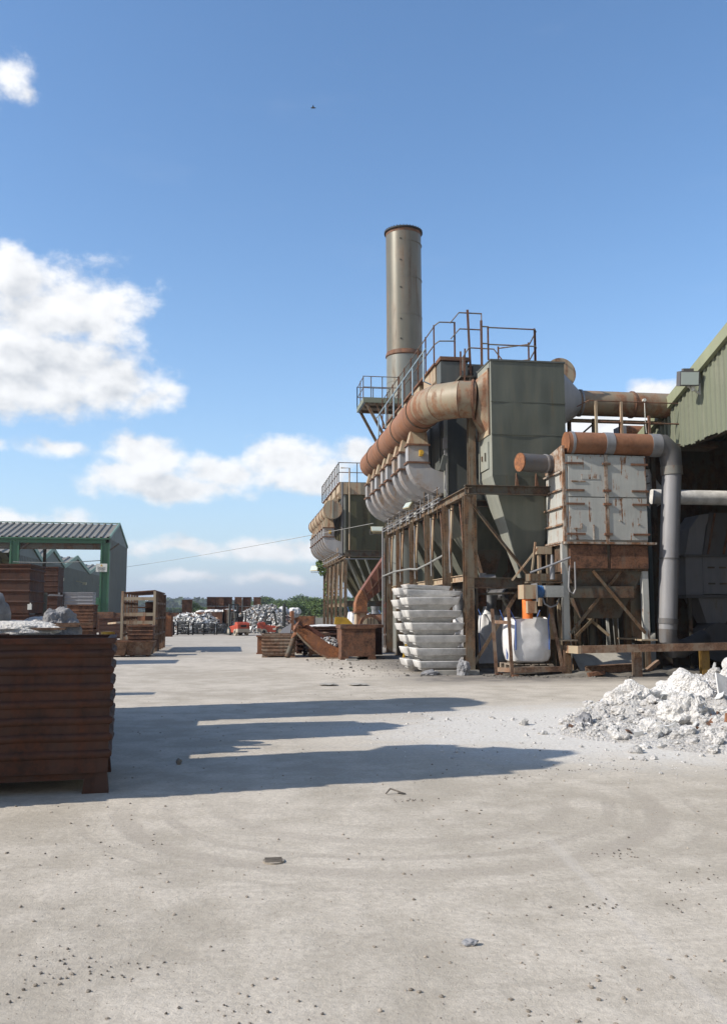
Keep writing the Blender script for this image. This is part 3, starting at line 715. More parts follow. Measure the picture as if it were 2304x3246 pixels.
def filter_house(t, Ya, Yb, Y_frame0, n_el, body_mat, Xb=10.8, zoff=0.0, detail=True, el0=0.15):
    """body on legs with plenum, header duct elbows, roof rail, hoppers; X grows away from the yard"""
    bay = (Yb - Ya) / (n_el/2.0) if n_el else 2.6
    # body walls
    part('body', MB().box(6.75, Xb, Ya, Yb, 5.40, 9.12), body_mat, t)
    part('lit_corner_strip', MB().box(6.69, 6.80, Ya-.06, Ya+.10, 5.36, 9.1), 'hopper_lit', t)  # pale strip painted as the sunlit body corner
    ny = int((Yb-Ya)/1.3)
    for k in range(ny):
        y = Ya + (k+.5)*(Yb-Ya)/ny
        part('wall_stiffener', MB().box(6.70,6.752,y-.04,y+.04,5.45,9.08), 'body_grey', t)
    # plenum boxes, tan doors each with its own edge
    part('plenum', MB().box(6.62, Xb+.05, Ya-.04, Yb+.04, 9.12, 9.84), 'tan', t)
    nd = n_el
    for k in range(nd):
        y0 = Ya + k*(Yb-Ya)/nd
        s = (Yb-Ya)/nd
        if k % 2 == 0:
            part('plenum_door', MB().loft([[(6.42,y0+.03,9.88),(6.42,y0+s*1.45,9.88),(6.42,y0+s*1.45,9.34),(6.42,y0+.03,9.34)],[(6.66,y0+.03,9.88),(6.66,y0+s*1.45,9.88),(6.66,y0+s*1.45,9.08),(6.66,y0+.03,9.08)]]), 'tan', t)
        else:
            part('plenum_panel', MB().box(6.57,6.63,y0+s*.55,y0+s*.95,9.16,9.7), 'tan', t)
    part('plenum_edge', MB().bar((6.50,Ya-.05,9.90),(6.50,Yb+.05,9.90),.30,.07), 'rail_rust', t)
    part('roof_deck', MB().box(6.66, Xb+.1, Ya-.1, Yb+.1, 9.86, 9.93), 'body_grey', t)
    # base channel, walkway pipes
    part('base_channel', MB().chan((6.62,Ya-.3,5.24),(6.62,Yb,5.24),.16,.34), 'galv', t)
    # support legs
    ys = [Y_frame0 + k*(Yb-Y_frame0)/5.0 for k in range(6)] if Y_frame0 < Ya-1.0 else [Ya-.3 + k*(Yb-Ya+.2)/5.0 for k in range(6)]
    return ys

# ---- filter house nearest the camera
F1 = thing('dust_filter_house', 'near grey dust filter house on rusty legs with row of curved inlet ducts', 'dust filter', (8.6, 32, 0), world=True)
filter_house(F1, 27.95, 38.3, 24.4, 8, 'body_grey')
for i in range(8):
    elbow(F1, 5.50, 28.35 + 1.29*i + (.10 if i % 2 else -.08), 6.60, valve=(i % 2 == 0))
# header duct: long rusty run, mitred bend to the tower
DZ = 8.16; R = .56
pts = [(5.86,38.05,DZ),(5.86,27.3,DZ)]
part('header_duct', MB().tube(pts, R, 32), 'duct_rust', F1, True)
for y in (35.9, 33.1, 30.2, 27.3):
    part('duct_flange', MB().cyl((5.86,y-.02,DZ),(5.86,y+.02,DZ), R+.03, n=32), 'frame_dark', F1, True)
segs = [(5.86,27.3,DZ),(5.86,26.8,DZ),(6.10,25.98,DZ-.02),(6.62,25.46,DZ-.04),(7.02,25.40,DZ-.05)]
def ring_path(pts, R_, n=32):
    P_ = [Vector(q) for q in pts]; rings = []
    for i, q in enumerate(P_):
        d0 = (q - P_[i-1]).normalized() if i else (P_[1]-P_[0]).normalized()
        d1 = (P_[i+1] - q).normalized() if i < len(P_)-1 else d0
        m_ = (d0 + d1).normalized(); s_ = m_.cross(Vector((0,0,1))).normalized(); u_ = s_.cross(m_).normalized()
        k_ = 1 / max(.6, math.cos(d0.angle(d1)/2))
        rings.append([q + s_*(R_*k_*math.cos(2*math.pi*k/n)) + u_*(R_*math.sin(2*math.pi*k/n)) for k in range(n)])
    return rings
rg = ring_path(segs, R)
for k in range(4):
    part('duct_bend', MB().loft(rg[k:k+2], cap=False), 'duct_rust' if k == 0 else 'duct_pale', F1, True)
    if k: part('weld_seam', MB().loft([[Vector(segs[k]) + (v-Vector(segs[k]))*1.0 for v in rg[k]], [Vector(segs[k]) + (v-Vector(segs[k]))*1.012 + (rg[k+1][0]-rg[k][0]).normalized()*.012 for v in rg[k]], [v + (rg[k+1][0]-rg[k][0]).normalized()*.024 for v in rg[k]]], cap=False), 'rail_rust', F1, True)
for (pnt, nx_) in ((Vector(segs[4]), Vector((.93,-.36,0)).normalized()),):
    part('duct_flange', MB().cyl(pnt - nx_*.03, pnt + nx_*.03, R+.05, n=32), 'rail_rust', F1, True)
# front leg frame
def column(t, x, y, z1, w=.26, d=.26, mat='frame', z0=0, up=(0,1,0)):
    o = part('column', MB().ibeam((x,y,z0),(x,y,z1), w, d, .022, up=up), mat, t)
    if z0 == 0: part('base_plate', MB().box(x-w*.75,x+w*.75,y-d*.75,y+d*.75,0,.03), mat, t)
    return o
FY = [24.45, 27.0, 29.6, 32.3, 35.15, 37.6]
for y in FY: column(F1, 6.52, y, 5.06)
column(F1, 7.05, 25.9, 8.3, .22, .22)
column(F1, 7.25, 26.6, 9.1, .16, .16)
for y in FY[1:]: column(F1, 10.6, y, 5.06, mat='frame_dark')
for y in FY[1:]: column(F1, 8.6, y, 5.06, .18, .18, mat='frame_dark')
part('top_beam', MB().ibeam((6.52,24.3,5.16),(6.52,38.2,5.16),.18,.24,.02), 'frame', F1)
part('front_beam', MB().ibeam((6.42,24.38,5.22),(9.2,24.38,5.22),.16,.26,.02), 'frame_dark', F1)
part('rear_beam', MB().ibeam((10.6,26.9,5.16),(10.6,38.2,5.16),.18,.24,.02), 'frame_dark', F1)
part('lower_front_beam', MB().ibeam((6.45,24.40,2.55),(8.75,24.40,2.55),.16,.30,.02), 'frame_dark', F1)
for k in range(5):
    y0, y1 = FY[k], FY[k+1]
    part('lower_beam', MB().ibeam((6.66,y0+.14,2.72),(6.66,y1-.14,2.72),.12,.20,.02), 'tan', F1)
    part('cross_beam', MB().ibeam((6.64,y1,5.14),(10.5,y1,5.14),.14,.2,.02), 'frame_dark', F1)
    part('low_cross_beam', MB().ibeam((6.64,y1,2.6),(10.5,y1,2.6),.12,.18,.02), 'frame_dark', F1)
    # wide raking flat and thin rod in each bay
    part('raking_strut', MB().bar((6.60,y1-.42,5.03),(6.60,y1-.06,3.55),.05,.20,up=(0,1,0)), 'tan', F1)
    part('tie_rod', MB().bar((6.58,y0+1.15,5.02),(6.58,y0+.55,2.85),.03,.06,up=(0,1,0)), 'rail_rust', F1)
part('raking_brace', MB().ang((6.60,24.40,4.75),(8.35,24.46,2.62),.10,.012), 'frame', F1)
part('foot_brace', MB().ang((8.1,24.42,2.42),(6.62,24.34,.18),.10,.012), 'frame', F1)
# bag hoppers under the body
for k in range(4):
    yc = 29.3 + k*2.55
    part('hopper', MB().loft([[(6.85,yc-1.24,5.38),(10.7,yc-1.24,5.38),(10.7,yc+1.24,5.38),(6.85,yc+1.24,5.38)],
                              [(8.4,yc-.2,2.75),(8.8,yc-.2,2.75),(8.8,yc+.2,2.75),(8.4,yc+.2,2.75)]]), 'hopper_mid', F1)
    part('rotary_valve', MB().cyl((8.6,yc-.18,2.62),(8.6,yc+.18,2.62),.17,n=14).box(8.42,8.78,yc-.22,yc+.22,2.74,2.82), 'galv_dark', F1, True)
    part('gear_motor', MB().cyl((8.0,yc-.1,2.6),(8.36,yc-.1,2.6),.11,n=12).box(7.9,8.02,yc-.2,yc,2.48,2.72), 'galv', F1, True)
part('screw_conveyor', MB().cyl((8.6,27.3,2.30),(8.6,38.2,2.30),.18,n=14), 'galv_dark', F1, True)
# pulse header, conduits and valves along the edge walkway
part('walkway_edge', MB().box(6.42,6.50,27.3,38.0,5.42,5.50), 'frame_dark', F1)
for z, x in ((5.66,6.36),(5.20,6.32),(5.33,6.34)):
    part('conduit', MB().tube([(x,27.2,z),(x,38.1,z)], .022, 6), 'galv', F1)
for k in range(16):
    y = 27.5 + k*.66
    part('conduit_drop', MB().tube([(6.34,y,4.98 if k % 3 else 4.7),(6.34,y,5.95 if k % 2 else 5.72)], .016, 5), 'galv' if k % 3 else 'frame', F1)
for k in range(7):
    y = 28.2 + k*1.45
    part('solenoid_box', MB().box(6.40,6.52,y-.14,y+.14,5.62,6.0), 'tan', F1)
    part('gusset_plate', MB().box(6.44,6.50,y+.3,y+.75,5.20,5.42), 'white_cab', F1)
for k in range(5):
    y = FY[k+1] - 1.0
    part('drain_pipe', MB().tube([(6.5,y+.25,4.82),(6.36,y,4.82),(6.36,y-.05,4.2),(6.36,y+.08,3.8),(6.36,y-.05,2.9)], .018, 6), 'galv', F1)
part('bent_hose', MB().tube([(6.30,38.0,3.26),(6.30,35,3.34),(6.3,32,3.30),(6.3,30.6,3.22),(6.42,29.4,3.34),(6.44,27.2,3.5)], .035, 7), 'cable', F1)
part('downpipe', MB().tube([(6.32,38.1,5.4),(6.32,38.1,.2)], .04, 8), 'galv', F1)
part('downpipe', MB().tube([(6.34,37.7,4.9),(6.34,37.7,.2)], .03, 8), 'rail', F1)
# roof railing and pale blue air pipe
rp = [(6.36, 27.75+1.3*k, 9.9) for k in range(9)]
railing(F1, rp, (.62, 1.26), 1.28)
part('air_pipe', MB().tube([(6.10,27.95,10.42),(6.10,38.3,10.36)], .032, 7), 'blue_pipe', F1)
for k in range(6):
    y = 28.3 + 1.9*k
    part('air_drop', MB().tube([(6.10,y,10.40),(6.10,y,9.40),(6.35,y,9.30)], .028, 6), 'blue_pipe', F1)
# front end of the roof: plenum end box, landing, gate loops and tall posts
part('plenum_end', MB().box(6.45,7.35,27.3,27.9,9.12,9.82), 'body_grey', F1)
part('plenum_end_cap', MB().box(6.42,7.40,27.26,27.9,9.86,9.98), 'rail_rust', F1)
part('end_duct_box', MB().box(7.55,8.9,27.35,27.94,8.6,9.75), 'body_grey', F1)
for z in (8.95,9.25,9.5): part('ladder_rung', MB().tube([(7.62,27.25,z),(8.6,27.25,z)], .02, 6), 'rail', F1)
part('landing', MB().box(6.9,8.2,26.5,27.3,9.10,9.16), 'frame_dark', F1)
def pole(p0, p1, w=.07, mat='rail_rust', t=F1): part('tall_post', MB().ang(p0, p1, w, .014), mat, t)
pole((7.55,27.4,8.5),(7.42,27.35,11.62),.08)
pole((6.98,27.4,8.5),(6.98,27.4,11.2),.06)
pole((7.12,27.2,8.7),(7.12,27.2,10.15),.06)
pole((7.0,26.4,8.3),(7.05,26.4,10.0),.05)
part('gate_loop', MB().tube([(6.80,27.4,11.15),(7.10,27.4,11.52),(7.86,27.4,11.52),(7.86,27.4,10.97),(7.12,27.4,10.97),(6.82,27.4,10.62)], .022, 6), 'rail', F1)
part('handrail', MB().tube([(6.36,27.75,11.16),(6.46,27.5,11.2),(6.98,27.4,11.18)], .022, 6), 'rail', F1)
part('handrail', MB().tube([(6.36,27.75,10.52),(6.46,27.5,10.56),(6.98,27.4,10.55)], .022, 6), 'rail', F1)
part('low_rail', MB().tube([(6.98,26.5,9.3),(6.98,26.5,9.75),(7.12,26.3,10.0),(7.9,26.2,9.96),(8.25,26.1,9.45)], .022, 6), 'rail', F1)
part('electrical_conduit', MB().tube([(6.62,27.6,7.1),(6.64,27.6,6.2),(6.60,27.55,5.7),(6.7,27.5,5.4)], .02, 6).tube([(6.72,27.7,7.1),(6.70,27.7,5.4)], .016, 6), 'galv', F1)
part('junction_box', MB().box(6.56,6.68,27.5,27.62,7.0,7.35), 'galv', F1)
part('rain_hood', MB().obox((6.55,27.5,6.5),(.16,.2,.5), Matrix.Rotation(rad(15),3,'Y')), 'body_grey', F1)

# floodlights on the frames
def small_flood(name_label, loc, rz, tilt, col='cream_lamp', s=1.0):
    t = thing('floodlight', name_label, 'floodlight', loc, rz)
    R = Matrix.Rotation(rad(tilt),3,'X')
    sub('lamp_housing', MB().loft([[(-.30*s,.0,-.16*s),(.30*s,.0,-.16*s),(.30*s,.0,.16*s),(-.30*s,.0,.16*s)],[(-.2*s,.22*s,-.10*s),(.2*s,.22*s,-.10*s),(.2*s,.22*s,.10*s),(-.2*s,.22*s,.10*s)]]).xf(R.to_4x4()), col, t)
    sub('lamp_glass', MB().box(-.27*s,.27*s,-.02,.004,-.13*s,.13*s).xf(R.to_4x4()), 'glass', t)
    sub('bracket', MB().bar((-.33*s,.1*s,0),(-.33*s,.1*s,-.25*s),.03,.03).bar((.33*s,.1*s,0),(.33*s,.1*s,-.25*s),.03,.03).bar((-.33*s,.1*s,-.25*s),(.33*s,.1*s,-.25*s),.03,.03), 'galv_dark', t)
    return t
small_flood('cream floodlight on the far corner of the near filter frame', (6.1,38.2,5.35), rad(0), -40, s=.95)
small_flood('small cream floodlight tilted on the walkway edge of the near filter frame', (6.05,31.0,5.55), rad(-75), -35, s=.85)

# ---- grey green settling tower at the front
T = thing('settling_tower', 'tall grey green tower tapering to a pointed hopper, beside the near filter house', 'tower', (8.5,25.3,0), world=True)
x0, x1, y0, y1 = 7.36, 9.62, 24.72, 26.15
tb = MB(); 
def grid_face(mb, P00, P10, P11, P01, nu, nv, nrm, amp, seed):
    P00, P10, P11, P01, nrm = map(Vector, (P00,P10,P11,P01,nrm)); vs=[]; 
    for j in range(nv+1):
        for i in range(nu+1):
            u, v = i/nu, j/nv; p = P00*(1-u)*(1-v)+P10*u*(1-v)+P11*u*v+P01*(1-u)*v
            e = min(u,1-u,v,1-v)*4; e = min(1,e)
            vs.append(p + nrm*amp*e*mn.noise(Vector((u*3+seed, v*4, seed*1.7))))
    o = len(mb.v); mb.v += [tuple(q) for q in vs]
    mb.f += [(o+j*(nu+1)+i, o+j*(nu+1)+i+1, o+(j+1)*(nu+1)+i+1, o+(j+1)*(nu+1)+i) for j in range(nv) for i in range(nu)]
ZT, ZB = 9.14, 5.70
grid_face(tb, (x0,y0,ZB),(x1,y0,ZB),(x1,y0,ZT),(x0,y0,ZT), 24, 30, (0,-1,0), .035, 2.0)
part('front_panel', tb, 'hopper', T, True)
part('tower_box', MB().add([(x0,y0,ZB),(x1,y0,ZB),(x1,y1,ZB),(x0,y1,ZB),(x0,y0,ZT),(x1,y0,ZT),(x1,y1,ZT),(x0,y1,ZT)], [(0,3,2,1),(4,5,6,7),(1,2,6,5),(2,3,7,6)]), 'hopper', T)
part('side_panel', MB().box(x0-.012,x0+.0,y0,y1,ZB,ZT), 'hopper_lit', T)  # left face is paler: its sunlight is in the colour
ax0, ax1, ay0, ay1, az0 = 8.24, 8.56, 24.86, 25.2, 2.68
part('pointed_hopper', MB().loft([[(x0,y0,ZB-.003),(x1,y0,ZB-.003),(x1,y1,ZB-.003),(x0,y1,ZB-.003)],[(ax0,ay0,az0),(ax1,ay0,az0),(ax1,ay1,az0),(ax0,ay1,az0)]]), 'hopper', T)
part('hopper_lit_face', MB().loft([[(x0-.015,y0,ZB),(x0-.015,y1,ZB),(x0-.004,y1,ZB),(x0-.004,y0,ZB)],[(ax0-.015,ay0,az0),(ax0-.015,ay1,az0),(ax0-.004,ay1,az0),(ax0-.004,ay0,az0)]]), 'hopper_lit', T)  # pale overlay carries the sunlit left slope in its colour
part('outlet', MB().box(ax0+.02,ax1-.02,ay0+.02,ay1-.02,2.2,az0), 'frame', T)
for z in (7.9, 6.92): part('seam', MB().box(x0-.02,x1+.02,y0-.018,y0+.0,z,z+.02), 'hopper', T)
part('top_edge', MB().box(x0-.03,x1+.03,y0-.03,y1+.03,ZT,ZT+.05), 'body_grey', T)
part('inlet_plate', MB().box(x0-.045,x0-.014,24.84,26.05,6.95,8.95), 'tan', T)
part('inlet_cone', MB().loft([[(7.02+.0*math.cos(a), 25.42+R_*math.cos(a), 8.11+R_*math.sin(a)) for a in [2*math.pi*k/32 for k in range(32)]] for R_ in (.56,)] + [[(7.33, 25.45+.60*max(-1,min(1,1.3*math.cos(a))), 8.0+.92*max(-1,min(1,1.25*math.sin(a)))) for a in [2*math.pi*k/32 for k in range(32)]]]), 'duct_pale', T, True)
for (za, zb_) in ((6.95,8.95),):
    for y in (24.84, 26.04):
        part('bolt_strip', MB().box(x0-.07,x0-.045,y-.02,y+.02,za,zb_), 'rail_rust', T)
part('access_door', MB().box(x0-.05,x0-.014,25.0,25.9,5.95,6.75), 'hopper_lit', T)
part('door_handle', MB().box(x0-.09,x0-.05,25.2,25.26,6.2,6.45), 'frame_dark', T); part('door_handle', MB().box(x0-.09,x0-.05,25.55,25.6,6.25,6.4), 'frame_dark', T)
for xx in (8.02, 8.62): part('lug', MB().add([(xx,24.72,5.30),(xx+.14,24.72,5.30),(xx+.04,24.72,5.78),(xx,24.66,5.30),(xx+.14,24.66,5.30),(xx+.04,24.66,5.78)], [(0,1,2),(3,5,4),(0,3,4,1),(1,4,5,2),(2,5,3,0)]), 'rail_rust', T)
# rails on top
def rail_line(t, pts, zb, zt, zs):
    for p in pts: part('rail_post', MB().ang((p[0],p[1],zb),(p[0],p[1],zt), .055, .012), 'rail_rust', t)
    for z in zs: part('handrail', MB().tube([(p[0],p[1],z) for p in pts], .022, 6), 'rail', t)
pole((7.14,24.78,9.0),(7.14,24.78,10.38),.075,t=T)
rail_line(T, [(7.34,24.8),(8.78,24.8)], 9.18, 10.22, (10.18, 9.66))
rail_line(T, [(8.80,24.8),(9.02,26.05),(8.2,26.6)], 9.18, 10.18, (10.12, 9.62))
part('handrail', MB().tube([(7.30,24.8,10.2),(7.1,24.8,10.2)], .022, 6).tube([(7.30,24.8,9.68),(7.1,24.8,9.68)], .022, 6), 'rail', T)
# round end cap and clean-gas main to the right
part('end_cap_drum', MB().cyl((9.80,25.50,9.05),(9.80,26.5,9.05), .47, n=32), 'duct_pale', T, True)
part('end_cap_disc', MB().cyl((9.80,25.46,9.05),(9.80,25.50,9.05), .49, n=32), 'tan', T, True)
part('drum_neck', MB().box(9.2,9.7,25.6,26.3,9.14,9.35), 'tan', T)
a32 = [2*math.pi*k/32 for k in range(32)]
part('outlet_cone', MB().loft([[(9.63, 25.45+.66*max(-1,min(1,1.3*math.cos(a))), 8.15+.85*max(-1,min(1,1.25*math.sin(a)))) for a in a32],[(10.35, 25.6+.40*math.cos(a), 8.17+.40*math.sin(a)) for a in a32]]), 'galv', T, True)
G = thing('gas_main', 'thick rusty horizontal pipe from the tower to the shed roof', 'pipe', (12.5,25.6,8.17), world=True)
part('pipe_run', MB().tube([(10.36,25.6,8.17),(19.5,25.6,8.17)], .39, 32), 'duct_pale', G, True)
for x in (10.40, 12.1, 13.6, 15.4): part('flange', MB().cyl((x,25.6,8.17),(x+.06,25.6,8.17), .425, n=32), 'rail_rust' if x > 11 else 'galv', G, True)
part('sample_port', MB().cyl((12.35,25.22,8.22),(12.35,25.12,8.22),.05,n=10).tube([(12.35,25.15,8.2),(12.34,25.13,7.6),(12.4,25.2,7.2)],.012,5), 'white', G)
G2 = thing('gas_main', 'short orange pipe with an end cap seen below the thick rusty pipe', 'pipe', (13,27.2,7.45), world=True)
part('pipe_run', MB().tube([(13.2,28.6,7.95),(17,28.6,7.95)], .23, 20), 'rust_orange', G2, True)
part('end_flange', MB().box(13.0,13.2,28.3,28.9,7.55,8.1), 'galv', G2)
# access walkway under the main
Wk = thing('access_walkway', 'rusty railed walkway below the thick rusty pipe, above the white cabinet', 'walkway', (11.5,25.0,7.2), world=True)
part('deck', MB().box(10.0,14.5,24.75,25.5,6.72,6.80), 'frame_dark', Wk)
for x in (10.62, 11.42, 12.3):
    part('rail_post', MB().bar((x,24.8,6.8),(x,24.8,8.05 if x < 12 else 7.65),.07,.07), 'tan' if x < 12 else 'rail_rust', Wk)
for x in (10.2, 11.0, 11.9, 12.75):
    part('rear_post', MB().bar((x,25.9,6.2),(x,25.9,7.75),.10,.10), 'frame_dark', Wk)
part('handrail', MB().tube([(10.1,25.0,7.9),(10.4,24.8,8.06),(14.4,24.8,8.06)], .018, 6), 'rail_rust', Wk)
part('pipe_bearer', MB().ibeam((10.0,25.9,7.68),(14.5,25.9,7.68),.12,.10,.014), 'tan', Wk)
part('mid_rail', MB().tube([(10.6,24.8,7.42),(14.4,24.8,7.42)], .025, 6), 'rail_rust', Wk)
part('brace', MB().bar((10.3,25.9,7.0),(11.0,25.9,7.6),.05,.05), 'frame_dark', Wk)
for x in (10.3, 12.9):
    for y in (24.85, 25.9): part('leg', MB().ibeam((x,y,0),(x,y,6.7),.14,.14,.012), 'frame_dark', Wk)

# ---- chimney with platform
Cm = thing('chimney', 'tall round steel chimney stack rising behind the near filter house', 'chimney', (8.07,42,0), world=True)
cx, cy = 8.09, 42.0
part('upper_shaft', MB().cyl((cx,cy,14.34),(cx-.03,cy,20.70), .885, .885, 64), 'chimney', Cm, True)
part('lower_shaft', MB().cyl((cx,cy,0),(cx,cy,14.30), .895, .895, 64), 'chimney_low', Cm, True)
part('shaft_collar', MB().loft([[(cx+r*math.cos(a),cy+r*math.sin(a),z) for a in [2*math.pi*k/64 for k in range(64)]] for r,z in ((.89,14.50),(.945,14.34),(.945,14.28),(.90,14.24))]), 'rail_rust', Cm, True)
part('rim', MB().cyl((cx-.03,cy,20.67),(cx-.03,cy,20.74), .965, n=64), 'black', Cm, True)
part('mouth', MB().cyl((cx-.03,cy,20.52),(cx-.03,cy,20.68), .892, n=64), 'rail_rust', Cm, True)
for z in (12.9, 16.25, 18.15, 20.0): part('weld_ring', MB().cyl((cx,cy,z),(cx,cy,z+.025), .893 if z>14.4 else .902, n=64), 'chimney', Cm, True)
for k in range(36):
    a = 2*math.pi*k/36; part('rim_bolt', MB().cyl((cx-.03+.94*math.cos(a),cy+.94*math.sin(a),20.74),(cx-.03+.94*math.cos(a),cy+.94*math.sin(a),20.79), .025, n=6), 'black', Cm)
for z in (15.0,16.0,17.6,19.0,20.1):
    a = rad(-112); part('port', MB().cyl((cx+.86*math.cos(a),cy+.86*math.sin(a),z),(cx+.93*math.cos(a),cy+.93*math.sin(a),z), .035, n=8), 'black', Cm)
Pf = thing('sampling_platform', 'railed platform on a raking bracket beside the chimney', 'platform', (6.6,40,11.3), world=True)
part('fascia', MB().box(5.65,8.0,39.0,39.06,11.22,11.46).box(5.59,5.65,39.0,41.2,11.22,11.46), 'clad_green', Pf)
for k in range(8): part('deck_plank', MB().box(5.68+k*.29,5.68+k*.29+.27,39.08,41.2,11.2,11.26), 'wood', Pf)
railing(Pf, [(7.3,39.05,11.4),(6.5,39.05,11.4),(5.98,39.05,11.4),(5.62,39.05,11.4),(5.62,40.0,11.4),(5.62,41.1,11.4)], (.55,1.05), 1.07, 'rail', 'rail', .045, .02)
railing(Pf, [(5.62,41.1,11.4),(6.4,41.15,11.4),(7.2,41.15,11.4)], (.55,1.05), 1.07, 'rail', 'rail', .045, .02)
part('raking_bracket', MB().bar((5.75,39.1,11.2),(6.75,39.1,9.35),.12,.12).bar((6.2,39.1,11.2),(6.75,39.1,9.7),.07,.07), 'frame', Pf)
part('raking_bracket', MB().bar((5.75,41.0,11.2),(6.75,41.0,9.35),.12,.12), 'frame_dark', Pf)
part('under_beam', MB().bar((5.7,39.6,11.14),(7.9,39.6,11.14),.08,.1).bar((5.7,40.6,11.14),(7.9,40.6,11.14),.08,.1), 'frame_dark', Pf)

# ---- second filter house, farther up the yard
F2 = thing('dust_filter_house', 'far olive green dust filter house with disc-capped header pipe and railed roof', 'dust filter', (8.4,60,0), world=True)
YA, YB = 55.3, 66.2
filter_house(F2, YA, YB, YA, 8, 'olive', Xb=11.5)
for i in range(8): elbow(F2, 5.42, YA + .55 + 1.36*i, 6.45, valve=(i == 0))
part('header_duct', MB().tube([(5.90,YA-.55,8.1),(5.90,YB+.6,8.1)], .52, 28), 'tan', F2, True)
for k in range(6): part('duct_flange', MB().cyl((5.90,YA+1.2+k*2,8.1),(5.90,YA+1.26+k*2,8.1), .56, n=28), 'rail_rust', F2, True)
part('duct_end_disc', MB().cyl((5.90,YA-.62,8.1),(5.90,YA-.55,8.1), .60, n=32), 'tan', F2, True)
part('disc_bar', MB().box(5.87,5.93,YA-.68,YA-.62,7.55,8.66), 'hopper_lit', F2)
f2y = [YA-2.0 + k*(YB-YA+2.0)/5 for k in range(6)]
for y in f2y:
    column(F2, 6.55, y, 4.95, .17, .28)
    column(F2, 11.2, y, 4.95, .2, .2, 'frame_dark')
for y0_, y1_ in zip(f2y[:-1], f2y[1:]):
    part('raking_strut', MB().bar((6.62,y1_-.75,4.9),(6.62,y1_-.15,2.6),.06,.24,up=(0,1,0)), 'tan', F2)
    part('tie_rod', MB().bar((6.62,y0_+.2,4.9),(6.62,y0_+.9,2.6),.05,.10,up=(0,1,0)), 'tan', F2)
    part('lower_beam', MB().ibeam((6.72,y0_+.15,2.15),(6.72,y1_-.15,2.15),.12,.22,.02), 'tan', F2)
    part('mid_rail', MB().bar((6.66,y0_+.15,3.2),(6.66,y1_-.15,3.2),.05,.06), 'rail_rust', F2)
part('top_beam', MB().ibeam((6.55,YA-2.1,5.04),(6.55,YB,5.04),.2,.2,.02), 'frame', F2)
part('front_beam', MB().ibeam((6.5,YA-2.1,5.25),(10.2,YA-2.1,5.25),.2,.4,.025), 'frame_dark', F2)
part('front_rail', MB().bar((6.5,YA-2.12,4.92),(9.4,YA-2.12,4.92),.06,.06), 'galv', F2)
part('lower_front_beam', MB().ibeam((6.5,YA-2.05,2.2),(9.4,YA-2.05,2.2),.2,.36,.025), 'frame_dark', F2)
part('front_column', MB().bar((9.35,YA-2.1,0),(9.35,YA-2.1,5.0),.12,.12), 'frame_dark', F2)
for k in range(3):
    yc = YA+1.7+k*3.5
    part('hopper', MB().loft([[(6.9,yc-1.6,5.38),(11.3,yc-1.6,5.38),(11.3,yc+1.6,5.38),(6.9,yc+1.6,5.38)],[(8.7,yc-.2,2.4),(9.2,yc-.2,2.4),(9.2,yc+.2,2.4),(8.7,yc+.2,2.4)]]), 'olive', F2)
for d in (0,.55,1.1):
    part('hopper_rib', MB().bar((6.9+d*.95,YA-.2-d*.5,5.0),(8.15+d*.75,YA+.2-d*.5,2.35),.10,.20,up=(0,1,0)), 'hopper_lit', F2)
part('front_band', MB().box(6.4,11.6,YA-.12,YA-.03,9.15,9.9), 'tan', F2)
rp = [(6.36, YA-.05+1.0*k, 9.93) for k in range(12)]
railing(F2, rp, (.62, 1.25), 1.27, 'rail', 'rail', .06, .03)
railing(F2, [(6.36,YA-.05,9.93),(7.55,YA-.05,9.93),(8.8,YA-.05,9.93),(10.2,YA-.05,9.93)], (.62, 1.25), 1.27, 'rail', 'rail', .06, .03)
part('vent_pipe', MB().tube([(6.45,YA-.3,10.8),(7.0,YA-.3,10.8),(7.0,YA-.3,5.0)], .04, 7), 'tan', F2)
part('downpipe', MB().tube([(6.55,YA-.25,9.9),(6.55,YA-.25,5.2)], .07, 8), 'galv_dark', F2)
for z in (5.45,5.15): part('conduit', MB().tube([(6.3,YA-.4,z),(6.3,YB,z)], .04, 6), 'galv', F2)
for k in range(14):
    y = YA + .2 + k*.8
    part('conduit_drop', MB().tube([(6.32,y,4.95),(6.32,y,5.75)], .03, 5), 'frame' if k % 2 else 'tan', F2)
small_flood('floodlight sticking out from the far end of the far filter frame', (5.75,YB-.3,4.95), rad(-50), -20, s=1.3)
o = bpy.data.objects.new('hanging_weeds', rawmesh('weeds', leafcloud([(6.2,YB-.4,5.1,.35,.5,.5),(6.3,YB-1.0,4.8,.3,.4,.5),(6.9,YB-1.6,3.4,.5,.5,.9)], 900, .06, 5), 'leaf_light')); COL.objects.link(o)
o['label'] = 'green weeds growing on the far corner of the far filter frame'; o['category'] = 'weeds'; o['kind'] = 'stuff'

# ---- red ribbed chute and fan in front of it
Ch = thing('extraction_fan', 'rust red ribbed slanting duct on a round fan casing between the filter houses', 'fan', (7.0,46,0), world=True)
def plate_band(mb, poly, ya, yb):
    return mb.loft([[(x,ya,z) for x,z in poly],[(x,yb,z) for x,z in poly]])
pb = [(7.72,4.70),(7.72,3.02),(6.74,2.18),(6.74,1.72),(6.15,1.72),(6.13,2.1),(6.22,2.45),(6.46,2.85)]
part('slanting_duct', plate_band(MB(), [(7.72,4.70),(6.46,2.85),(6.72,2.22),(7.72,3.02)], 45.6, 46.6), 'rust_red', Ch)
part('duct_elbow', plate_band(MB(), [(6.46,2.85),(6.24,2.48),(6.14,2.1),(6.15,1.74),(6.74,1.74),(6.74,2.2)], 45.58, 46.62), 'rust_orange', Ch)
for k in range(4):
    f = .05 + k*.3
    a = Vector((6.46+1.26*f, 45.56, 2.85+1.85*f)); b2 = Vector((6.72+1.0*f, 45.56, 2.22+.8*f))
    part('duct_rib', MB().bar(a, b2, .05, .05), 'rail_rust', Ch)
